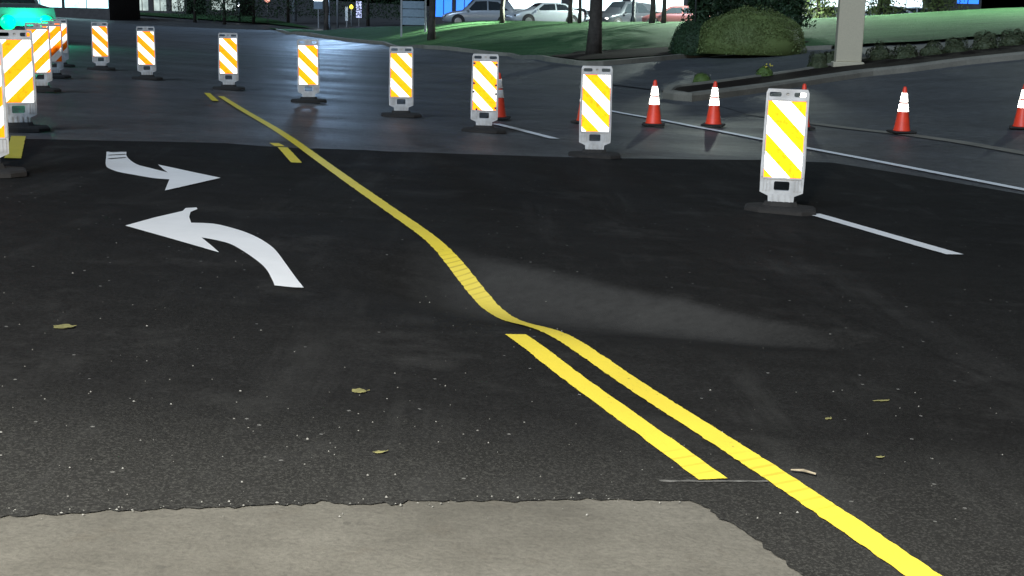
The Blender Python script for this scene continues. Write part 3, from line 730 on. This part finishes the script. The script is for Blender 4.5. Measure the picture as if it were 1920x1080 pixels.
t = bush('bed_plant', 1315, 163, 0.46, 0.4, 0.26, 500, 0.03, 'leaf_plant', 'small leafy plant at the kerb nose', 'plant', None, 71)
t = bush('bed_plant', 1433, 152, 0.46, 0.4, 0.30, 500, 0.03, 'leaf_plant', 'small leafy plant with yellow flowers in the bed', 'plant', None, 72)
for k in range(7):
    MB().lathe([(0.004, 0), (0.02, 0.012), (0.022, 0.03), (0.006, 0.036)], 7).build('flower', 'flower', t).location = (random.uniform(-0.02, 0.2), random.uniform(-0.15, 0.05), random.uniform(0.24, 0.33))


# ------------------------------------------------------------------ trees
def tree(u, v, wpx, label, d=None, h=6.5, crown_r=2.2, mat='leaf_dark', low=2.6, n=1600, group='trees on the lawn', seed=1, pos=None):
    p = hit(u, v) if pos is None else pos
    r0 = max(0.05, wpx * p[1] / F / 2); rs = np.random.RandomState(seed)
    t = thing('tree', label, 'tree', (p[0], p[1], tz(p[0], p[1]) + 0.08), rs.uniform(0, 3), group)
    tr = MB(); k = [(rs.uniform(-1, 1) * 0.04 * i, rs.uniform(-1, 1) * 0.04 * i, i * h * 0.12) for i in range(7)]; k[0] = (0, 0, -0.15)
    tr.tube(k, [r0 * 1.35, r0 * 1.0, r0 * 0.93, r0 * 0.85, r0 * 0.75, r0 * 0.6, r0 * 0.35], 10)
    for j in range(6):
        a = rs.uniform(0, 6.28); z = rs.uniform(low * 0.9, h * 0.66); L = crown_r * rs.uniform(0.6, 0.9)
        tr.tube([(0, 0, z), (math.cos(a) * L * 0.5, math.sin(a) * L * 0.5, z + 0.35), (math.cos(a) * L, math.sin(a) * L, z + 0.9)], [r0 * 0.4, r0 * 0.25, r0 * 0.08], 6)
    tr.build('trunk', 'bark', t, True)
    cl = [(rs.uniform(-1, 1) * crown_r * 0.75, rs.uniform(-1, 1) * crown_r * 0.75, rs.uniform(low + 0.5, h), rs.uniform(0.5, 0.95) * crown_r * 0.5) for _ in range(16)]
    def fn(r):
        c = cl[r.randint(len(cl))]; q = r.randn(3); q /= np.linalg.norm(q); k_ = c[3] * r.uniform(0.5, 1.0)
        return (c[0] + q[0] * k_, c[1] + q[1] * k_, max(low, c[2] + q[2] * k_ * 0.8)), q
    V, Fc = leaves(n, fn, 0.11, seed); obj('crown', V, Fc, mat, t)
    return t
tree(1113, 108, 25, 'thick dark tree trunk at the kerb corner, nearest of all', seed=1, h=8, crown_r=3)
tree(809, 78, 13, 'dark trunk just right of the grey two post sign', seed=2)
tree(942, 46, 8, 'slim trunk between the two silver cars', seed=3)
tree(1069, 47, 8, 'slim trunk left of the thick near trunk', seed=4)
tree(1086, 47, 6, 'slimmest trunk close to the thick near trunk', seed=5)
tree(1222, 47, 10, 'trunk right of the dark car with the bright headlight', seed=6)
tree(1244, 47, 8, 'trunk next to the dull red car', seed=7)
tree(612, 59, 8, 'dark trunk at the far kerb, left of the white signs', seed=8, h=6)
# low evergreens behind the hedge
def evergreen(pos, w, h, label, seed, mat='leaf_dark', n=5200, group='evergreens behind the hedge'):
    rs = np.random.RandomState(seed)
    t = thing('evergreen_tree', label, 'tree', (pos[0], pos[1], tz(pos[0], pos[1]) + 0.05), 0, group)
    MB().tube([(0, 0, -0.1), (0, 0.05, h * 0.5), (0, 0, h)], [0.16, 0.1, 0.02], 8).build('trunk', 'bark', t, True)
    def fn(r):
        z = r.uniform(0.12, 1.0) ; a = r.uniform(0, 6.28); rad = w / 2 * (1 - 0.75 * max(0, z - 0.2)) * (0.72 + 0.28 * math.sin(a * 5 + z * 22)) * r.uniform(0.35, 1.0)
        return (math.cos(a) * rad, math.sin(a) * rad, z * h - rad * 0.15), (math.cos(a), math.sin(a), -0.1)
    V, Fc = leaves(n, fn, 0.10, seed); obj('crown', V, Fc, mat, t); return t
for i, (u, d, w, h, lab) in enumerate([(1318, 53, 1.9, 4.5, 'dark evergreen behind the left hedge'), (1372, 56, 2.3, 5.2, 'dark evergreen behind the middle of the hedge mound'), (1432, 55, 2.3, 5, 'dark evergreen right of the hedge mound middle'), (1482, 53, 2.1, 4.8, 'dark evergreen at the right end of the hedge mound')]):
    q = at(u, 40, d); evergreen((q[0], q[1]), w, h, lab, 90 + i)
# distant tree belt on the left, dark against the night
k = 0
for (u, d, w, h, lab) in [(365, 120, 7, 6, 'dark far tree above the grass bank on the left'), (420, 118, 6, 5, 'dark far tree left of the thin lamp post'), (475, 122, 7, 7, 'dark far tree behind the thin lamp post'), (540, 125, 7, 8, 'dark far tree behind the pale pole'), (610, 125, 7, 8, 'dark far tree behind the boxed sign'), (690, 120, 7, 8, 'dark far tree behind the lit white sign'), (755, 118, 6, 8, 'dark far tree behind the grey two post sign'), (905, 104, 6, 7, 'dark far tree above the left silver car')]:
    q = at(u, 20, d); evergreen((q[0], q[1]), w, h, lab, 120 + k, n=3200, group='far dark trees'); k += 1
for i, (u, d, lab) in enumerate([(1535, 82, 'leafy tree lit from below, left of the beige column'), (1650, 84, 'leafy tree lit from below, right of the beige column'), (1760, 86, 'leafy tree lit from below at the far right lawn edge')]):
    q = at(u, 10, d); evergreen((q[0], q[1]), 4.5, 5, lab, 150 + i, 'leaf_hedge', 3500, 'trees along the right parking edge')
# grass bank far left
tag(sheet('grass_bank', [tuple(hit(215, 27)[:2]), tuple(hit(420, 41)[:2]), tuple(hit(500, 46)[:2]), (-17, 112), (-30, 150), (-70, 150)], 0.12, 3.0, 'grass'), 'dark grass bank beyond the road on the left', None, None, 'structure')

# ------------------------------------------------------------------ cars
def car(pos, rz, paint, label, head=None, tail=None, suv=False, plate=False, L=4.5, group='cars parked behind the lawn'):
    t = thing('parked_car', label, 'car', (pos[0], pos[1], tz(pos[0], pos[1]) + 0.04), rz, group)
    roof = 1.68 if suv else 1.45
    # stations along x (front = +): x, half width, underside z, belt z, top half width, top z
    st = [(-2.22, 0.70, 0.42, 0.80, 0.60, 0.82), (-2.10, 0.84, 0.30, 0.92, 0.74, 0.98), (-1.65, 0.88, 0.24, 0.96, 0.66, 1.06 if not suv else roof - 0.1), (-1.05, 0.89, 0.22, 0.96, 0.60, roof - 0.06), (-0.35, 0.89, 0.22, 0.95, 0.60, roof),
          (0.35, 0.89, 0.22, 0.94, 0.60, roof - 0.04), (1.05, 0.89, 0.22, 0.93, 0.66, 1.00), (1.70, 0.87, 0.24, 0.84, 0.72, 0.90), (2.08, 0.80, 0.28, 0.72, 0.66, 0.76), (2.24, 0.66, 0.38, 0.62, 0.55, 0.64)]
    V = []; Fc = []
    for (x, w, z0, zb, wt, zt) in st:
        V += [(x, s * a, b) for s, seq in ((-1, [(w * 0.9, z0), (w, z0 + 0.14), (w, zb - 0.08), (w * 0.96, zb), (wt, zt - 0.03), (wt * 0.7, zt)]), (1, [(wt * 0.7, zt), (wt, zt - 0.03), (w * 0.96, zb), (w, zb - 0.08), (w, z0 + 0.14), (w * 0.9, z0)])) for (a, b) in seq]
    for k in range(len(st) - 1):
        for i in range(12):
            j = (i + 1) % 12; Fc.append((k * 12 + i, k * 12 + j, k * 12 + 12 + j, k * 12 + 12 + i))
    Fc.append(tuple(range(11, -1, -1))); Fc.append(tuple((len(st) - 1) * 12 + i for i in range(12)))
    MB().add(V, Fc).build('body', paint, t, True)
    def win(name, xs):
        for s in (-1, 1):
            vv = []
            for (x, a, b) in xs:
                # point on the side between belt and roof
                k = max(i for i in range(len(st) - 1) if st[i][0] <= x); q = (x - st[k][0]) / (st[k + 1][0] - st[k][0])
                lp = lambda c: st[k][c] + (st[k + 1][c] - st[k][c]) * q
                zb, zt, wb, wt = lp(3), lp(5) - 0.03, lp(1) * 0.96, lp(4)
                vv.append((x, s * (wb + (wt - wb) * a + 0.012), zb + (zt - zb) * a))
            MB().add(vv, [tuple(range(len(vv)))]).build(name, 'glass', t)
    rear = -1.62 if suv else -1.35
    win('side_window', [(rear, 0.12, 0), (-0.42, 0.10, 0), (-0.42, 0.86, 0), (-1.0, 0.86, 0)]); win('side_window', [(-0.34, 0.10, 0), (0.86, 0.12, 0), (0.33, 0.86, 0), (-0.34, 0.86, 0)])
    MB().add([(0.98, -0.62, 1.03), (0.98, 0.62, 1.03), (0.42, 0.54, roof - 0.065), (0.42, -0.54, roof - 0.065)], [(0, 1, 2, 3)]).build('windscreen', 'glass', t)
    MB().add([(-1.72, -0.60, 1.05 if not suv else 1.2), (-1.72, 0.60, 1.05 if not suv else 1.2), (-1.12, 0.52, roof - 0.05), (-1.12, -0.52, roof - 0.05)], [(3, 2, 1, 0)]).build('rear_window', 'glass', t)
    for (x, s) in ((1.38, -1), (1.38, 1), (-1.35, -1), (-1.35, 1)):
        w = MB().lathe([(0.20, -0.10), (0.31, -0.11), (0.335, -0.07), (0.335, 0.07), (0.31, 0.11), (0.20, 0.10)], 22, axis='y').build('wheel', 'tyre', t, True); w.location = (x, s * 0.80, 0.335)
        rm = MB().lathe([(0.05, -0.02), (0.21, -0.02), (0.215, 0.03), (0.18, 0.035)], 16, axis='y'); rm.build('rim', 'rim', w).location = (0, s * 0.085, 0)
        MB().lathe([(0.40, -0.01), (0.40, 0.01)], 22, axis='y').build('wheel_arch', 'tyre', t).location = (x, s * 0.885, 0.36)
    for s in (-1, 1):
        MB().box(2.02, 2.20, s * 0.66 - 0.10, s * 0.66 + 0.10, 0.58, 0.70, 0.03).build('headlight', head or 'glass', t)
        MB().box(-2.20, -2.06, s * 0.68 - 0.10, s * 0.68 + 0.10, 0.72, 0.88, 0.03).build('tail_light', tail or 'car_red', t)
        MB().box(0.78, 0.90, s * 0.96 - 0.08, s * 0.96 + 0.08, 0.95, 1.06, 0.03).build('mirror', paint, t)
    if plate: MB().box(2.25, 2.27, -0.26, 0.26, 0.42, 0.55).build('number_plate', 'plate', t)
    return t
def lot(u, d): q = at(u, 40, d); return (q[0], q[1])
PI = math.pi
car(lot(900, 80), PI + 0.12, 'car_silver', 'silver car on the left, partly behind a slim trunk', None, None, True)
car(lot(1022, 79), PI + 0.35, 'car_pale', 'pale silver car in front of the bright shop windows')
car(lot(1080, 84), PI / 2 - 0.2, 'car_dark', 'dark car with red tail lights behind the thick near trunk', None, 'lit_red')
car(lot(1168, 80), PI + 0.75, 'car_dark', 'dark car with one glaring headlight and white plate', 'lit_head', None, True, True)
car(lot(1272, 80), PI - 0.3, 'car_red', 'dull red car beside the evergreens', None, 'lit_red')
car(lot(1545, 84), PI + 0.2, 'car_white', 'white car glowing left of the beige column')
car(lot(1655, 86), PI + 0.1, 'car_white', 'white car just right of the beige column')
car(lot(1705, 90), PI - 0.2, 'car_pale', 'pale car farther right of the beige column')

# ------------------------------------------------------------------ shop buildings
def shop(u0, u1, d, label, lit, base=0.0, bay=2.6, h=4.4, sill=0.25, head=3.0, gap=0.5, row=20):
    a, b = at(u0, 10, d), at(u1, 10, d); w = b[0] - a[0]; cx = (a[0] + b[0]) / 2; z = tz(cx, d) + base
    sill = at((u0 + u1) / 2, row, d)[2] - z; head = max(head, sill + 1.8); h = max(h, head + 1.0)
    t = thing('shop_building', label, 'building', (cx, d, z))
    n = max(1, int(w / bay)); bw = w / n; wall = MB()
    wall.box(-w / 2, w / 2, 0.3, 9, -0.5, h); wall.box(-w / 2, w / 2, 0, 0.298, -0.5, sill); wall.box(-w / 2, w / 2, 0, 0.298, head, h)
    for i in range(n + 1):
        x = -w / 2 + i * bw; wall.box(max(-w / 2, x - gap / 2), min(w / 2, x + gap / 2), 0.002, 0.297, sill + 0.001, head - 0.001)
    wall.build('wall', 'wall_dark', t)
    MB().box(-w / 2 - 0.4, w / 2 + 0.4, -0.9, 9.2, h + 0.003, h + 0.3, 0.05).build('roof', 'roof_dark', t)
    for i in range(n):
        x0, x1 = -w / 2 + i * bw + gap / 2 + 0.003, -w / 2 + (i + 1) * bw - gap / 2 - 0.003
        wi = MB().box(x0, x1, 0.20, 0.25, sill + 0.003, head - 0.003).build('window', lit, t)
        fr = MB()
        for x in (x0, (x0 + x1) / 2 - 0.03, x1 - 0.06): fr.box(x, x + 0.06, 0.12, 0.197, sill + 0.003, head - 0.003)
        fr.box(x0 + 0.05, x1 - 0.05, 0.125, 0.196, head - 0.7, head - 0.64)
        fr.build('frame', 'frame_dark', wi)
    return t
shop(945, 1290, 98, 'long shop with glaring white windows behind the parked cars', 'lit_window', bay=3.4, gap=0.5)
shop(812, 890, 100, 'small building with bright blue lit panels left of the shop', 'lit_blue', bay=1.55, gap=0.18, row=32)
shop(215, 350, 150, 'far building with a row of dim pale windows on the left', 'lit_window_dim', bay=1.7, gap=0.5, base=-0.3, row=20)
shop(392, 446, 150, 'far low building with dim windows left of the lamp post', 'lit_window_dim', bay=1.7, gap=0.4, base=-0.2, row=19)
shop(30, 205, 112, 'building with a glaring pale teal shop front, far left', 'lit_teal', bay=3.0, gap=0.12, base=-0.9, row=14)
shop(1508, 1738, 106, 'bright shop front glimpsed through the leaves beside the beige column', 'lit_window', bay=3.2, gap=0.5, row=21)
shop(1791, 1840, 104, 'small building with a blue lit sign at the top right edge', 'lit_blue', bay=3.4, gap=0.2, row=7)

# ------------------------------------------------------------------ posts and signs
def post(name, u, v, wpx, h, label, cat='post', mat='metal_grey', group=None):
    p = hit(u, v); r = max(0.025, wpx * p[1] / F / 2)
    t = thing(name, label, cat, (p[0], p[1], tz(p[0], p[1]) + 0.05), 0, group)
    MB().lathe([(r, -0.15), (r, h * 0.5), (r * 0.8, h)], 10).build('pole', mat, t, True)
    return t, r, p[1] / F
t, r, s = post('lamp_post', 449, 42, 4, 5, 'thin lamp post with a small white light on the grass bank', 'lamp post')
MB().lathe([(0.02, 0), (0.10, 0.05), (0.10, 0.16), (0.02, 0.2)], 10).build('lamp', 'lit_white', t).location = (0, -0.14, 27 * s)
t, r, s = post('pole', 552, 40, 9, 6, 'pale bluish pole far left of the boxed sign', 'pole')
t, r, s = post('pole', 633, 53, 4, 5, 'thin pole left of the white marker board', 'pole')
t, r, s = post('pole', 1300, 106, 3, 4, 'very thin pole in front of the dark hedge', 'pole', 'metal_dark')
def sign(u, vb, w, vt, vs, label, face, twin=False, boards=1, fcap=None):
    """sign: foot pixel (u,vb), board of w pixels from row vt to row vs"""
    p = hit(u, vb); s = p[1] / F
    t = thing('sign', label, 'sign', (p[0], p[1], tz(p[0], p[1]) + 0.05), -math.atan2(p[0], p[1]))
    W = w * s; z0, z1 = (vb - vs) * s, (vb - vt) * s
    for x in ((-W / 2 - 0.06, W / 2 + 0.06) if twin else (0,)):
        MB().box(x - 0.05, x + 0.05, -0.04, 0.04, -0.2, z1 + 0.08 if twin else z0, 0.008).build('post', 'metal_grey', t)
    hh = (z1 - z0) / boards
    for i in range(boards):
        MB().box(-W / 2, W / 2, -0.05, 0.035, z0 + i * hh + 0.015, z0 + (i + 1) * hh - 0.015, 0.01).build('board', face, t)
    if fcap: MB().box(-W / 2, W / 2, -0.06, 0.04, z1 + 0.02, z1 + 0.6, 0.01).build('lit_top', fcap, t)
    return t
sign(775, 68, 40, 6, 50, 'grey blue two post sign board on the lawn', 'sign_blue', True, 3)
sign(673, 49, 10, 5, 35, 'narrow white lit sign on a short post', 'lit_sign')
sign(597, 52, 16, 5, 20, 'boxed sign with a glaring white top', 'sign_blue', False, 1, 'lit_white')
sign(650, 50, 5, 15, 41, 'slim white marker board on the lawn', 'plate')
t, r, s = post('beacon_post', 659, 50, 3, 1.55, 'thin post with a yellow beacon on top', 'beacon')
MB().lathe([(0.03, 0), (0.14, 0.08), (0.16, 0.2), (0.12, 0.32), (0.03, 0.38)], 12).build('beacon', 'lit_yellow', t, True).location = (0, 0, 1.5)
t, r, s = post('lamp_post', 502, 44, 2, 1.9, 'thin post with a dim pinkish lamp, far left', 'lamp post')
MB().lathe([(0.05, 0), (0.28, 0.15), (0.28, 0.35), (0.05, 0.5)], 12).build('lamp', 'lit_warm', t, True).location = (0, 0, 1.85)
t, r, s = post('lamp_post', 614, 50, 2, 1.5, 'low post with a tiny white light beside the dark trunk', 'lamp post', 'metal_dark')
MB().lathe([(0.02, 0), (0.07, 0.04), (0.07, 0.14), (0.02, 0.18)], 10).build('lamp', 'lit_white', t).location = (0, -0.1, 32 * s)

# ------------------------------------------------------------------ work truck with green beacons behind the left panels
def work_truck(pos, rz):
    t = thing('work_truck', 'grey work truck with glaring green front lamps behind the left panels', 'truck', (pos[0], pos[1], tz(pos[0], pos[1]) + 0.02), rz)
    MB().plate([(-2.6, 0.45), (2.5, 0.45), (2.6, 0.7), (2.5, 1.0), (1.4, 1.12), (0.9, 1.75), (-0.5, 1.8), (-0.7, 1.15), (-2.6, 1.1)], [], -0.92, 0.92).build('body', 'car_grey', t)
    for s in (-1, 1):
        y0, y1 = sorted((s * 0.921, s * 0.935)); MB().plate([(-0.35, 1.2), (1.15, 1.2), (0.8, 1.66), (-0.35, 1.7)], [], y0, y1).build('side_window', 'glass', t)
        MB().lathe([(0.02, -0.10), (0.16, -0.08), (0.24, 0.0), (0.23, 0.06), (0.1, 0.1)], 18, axis='x').build('green_lamp', 'lit_green', t, True).location = (2.58, s * 0.6, 0.56)
        for x in (-1.6, 1.65):
            w = MB().lathe([(0.22, -0.13), (0.38, -0.13), (0.4, -0.08), (0.4, 0.08), (0.38, 0.13), (0.22, 0.13)], 22, axis='y').build('wheel', 'tyre', t, True); w.location = (x, s * 0.85, 0.4)
            MB().lathe([(0.05, -0.02), (0.23, -0.02), (0.23, 0.03), (0.18, 0.035)], 16, axis='y').build('rim', 'rim', w).location = (0, s * 0.11, 0)
    MB().add([(1.40, -0.8, 1.16), (1.40, 0.8, 1.16), (0.96, 0.7, 1.72), (0.96, -0.7, 1.72)], [(0, 1, 2, 3)]).build('windscreen', 'glass', t)
    MB().box(0.1, 0.4, -0.6, 0.6, 1.79, 1.9, 0.03).build('light_bar', 'glass', t)
    return t
q = at(42, 66, 41); wt = work_truck((q[0] - 1.6, q[1] + 1.9), -PI / 2 + 0.75)
l = bpy.data.lights.new('lamp_light', 'POINT'); l.energy = 90; l.color = (0.0, 1.0, 0.5); l.shadow_soft_size = 0.3
lo = bpy.data.objects.new('lamp_light', l); COL.objects.link(lo); lo.parent = wt; lo.location = (3.1, 0, 0.7)

# ------------------------------------------------------------------ lamps whose light falls on the place
def pole_lamp(x, y, h, arm, label, power, col, spot=None, size=0.25, aim=None, cat='street lamp'):
    z = tz(x, y)
    t = thing('pole_lamp', label, cat, (x, y, z))
    MB().lathe([(0.16, -0.2), (0.16, 0.3), (0.10, 0.35), (0.06, h)], 12).build('pole', 'metal_dark', t, True)
    MB().tube([(0, 0, h - 0.1), (arm[0] * 0.5, arm[1] * 0.5, h + 0.15), (arm[0], arm[1], h + 0.1)], 0.035, 8).build('arm', 'metal_dark', t, True)
    o = MB().box(arm[0] - 0.16, arm[0] + 0.16, arm[1] - 0.3, arm[1] + 0.3, h + 0.06, h + 0.17, 0.03).build('lamp_head', 'metal_dark', t)
    MB().box(arm[0] - 0.12, arm[0] + 0.12, arm[1] - 0.24, arm[1] + 0.24, h + 0.045, h + 0.058).build('lens', 'lit_white', t)
    l = bpy.data.lights.new('lamp_light', 'SPOT' if spot else 'POINT'); l.energy = power; l.color = col; l.shadow_soft_size = size
    lo = bpy.data.objects.new('lamp_light', l); COL.objects.link(lo); lo.parent = t; lo.location = (arm[0], arm[1], h - 0.25)
    if spot:
        l.spot_size = math.radians(spot); l.spot_blend = 0.8
        dv = Vector(aim) - (Vector((x, y, z)) + lo.location); lo.rotation_euler = dv.to_track_quat('-Z', 'Y').to_euler()
    return t
pole_lamp(-2.4, -1.6, 3.5, (1.2, 0.2), 'unseen lamp on an added pole beside the camera, lighting the near asphalt', 1900, (1.0, 0.95, 0.86), 130, 0.3, (-2.6, 8, 0.4))  # light comes from beside the camera; the lamp pole around it is added
pole_lamp(12.4, 78, 9, (0, -1.2), 'parking lot lamp behind the lawn and the evergreens', 19000, (0.86, 1.0, 0.9), 136, 0.2, (12.4, 74, 0))
pole_lamp(33, 66, 9, (-1.2, 0), 'parking lot lamp beyond the right lawn', 12500, (0.82, 1.0, 0.92), 140, 0.2, (30, 64, 0))
pole_lamp(-14.3, 101, 8, (0, -1.2), 'far street lamp above the road bend', 2400, (0.42, 0.66, 1.0), 152, 1.5, (-16, 94, 0))
a_, b_ = hit(945, 45), hit(668, 84); dv_ = (a_ - b_)[:2] / np.linalg.norm((a_ - b_)[:2])
pole_lamp(a_[0] + dv_[0] * 7, a_[1] + dv_[1] * 7, 5.2, (0, -0.3), 'low flood lamp added between the silver cars to streak the lawn with light', 42000, (0.8, 1.0, 0.8), 13, 0.35, tuple(b_ * 0.32 + a_ * 0.68))  # added flood lamp, its narrow beam draws the bright strip on the lawn

# ------------------------------------------------------------------ litter on the asphalt
def leaf(u, v, w, l, label, rz, seed):
    p = hit(u, v); r = np.random.RandomState(seed); n = 12; V = [(0, 0, 0.003)]
    for i in range(n):
        a = 2 * math.pi * i / n; k = 1 + 0.15 * r.randn()
        V.append((math.cos(a) * l / 2 * k, math.sin(a) * w / 2 * k, 0.001 + abs(r.randn()) * 0.001))
    t = thing('fallen_leaf', label, 'leaf', (p[0], p[1], tz(p[0], p[1]) + 0.014), rz)
    obj('blade', V, [(0, i + 1, (i + 1) % n + 1) for i in range(n)], 'leaf_fallen', t)
    MB().tube([(l / 2, 0, 0.002), (l * 0.68, 0.006, 0.002)], 0.0012, 5).build('stalk', 'leaf_fallen', t)
leaf(119, 619, 0.07, 0.075, 'dry yellow leaf on the asphalt near the left edge', 0.3, 1)
leaf(674, 740, 0.06, 0.055, 'dry yellow leaf on the asphalt left of the yellow dash', 0.1, 2)
leaf(1650, 758, 0.02, 0.06, 'curled pale leaf on the dark asphalt at the right', 0.2, 3)
leaf(1553, 792, 0.02, 0.03, 'tiny pale leaf left of the curled one', 0.7, 4)
leaf(1648, 865, 0.02, 0.03, 'tiny pale leaf below the curled one', 0.1, 5)
leaf(713, 856, 0.02, 0.04, 'pale shrivelled leaf above the concrete slab', 0.4, 6)
p, q = hit(1482, 893), hit(1529, 901)
t = thing('wood_sliver', 'thin pale wood sliver touching the yellow line', 'stick', (p[0], p[1], tz(p[0], p[1]) + 0.014))
MB().tube([(0, 0, 0.008), (*((q - p)[:2] * 0.5), 0.012), (*((q - p)[:2]), tz(q[0], q[1]) - tz(p[0], p[1]) + 0.008)], [0.002, 0.0045, 0.003], 6).build('shaft', 'wood', t)
g_ = MB(); r = np.random.RandomState(21)
for k in range(300):
    if k < 160: u, v = r.uniform(-10, 1930), 420 + 560 * r.uniform(0, 1) ** 0.8
    elif k < 240: u, v = r.normal(600, 420), r.uniform(470, 940)
    else: u = r.uniform(-5, 1300); v = np.interp(u, [a[0] for a in near_edge], [a[1] for a in near_edge]) + r.normal(-2, 5)
    if v > 1050: continue
    rr_ = ray(u, v); tt = 1.32 / float(NW @ rr_); x, y = (tt * rr_)[:2]; s = 0.0018 + 0.0030 * r.uniform(0, 1) ** 3; z = float(terrain(np.array([x]), np.array([y]))[0]) + 0.009
    a = r.uniform(0.5, 1.4, 5)
    g_.add([(x - s * a[0], y, z), (x, y - s * a[1], z), (x + s * a[2], y, z), (x, y + s * a[3], z), (x, y, z + s * a[4])], [(0, 1, 4), (1, 2, 4), (2, 3, 4), (3, 0, 4)])
tag(g_.build('grit', 'grit'), 'scattered pale grit and crumbs on the asphalt', 'grit', None, 'stuff')
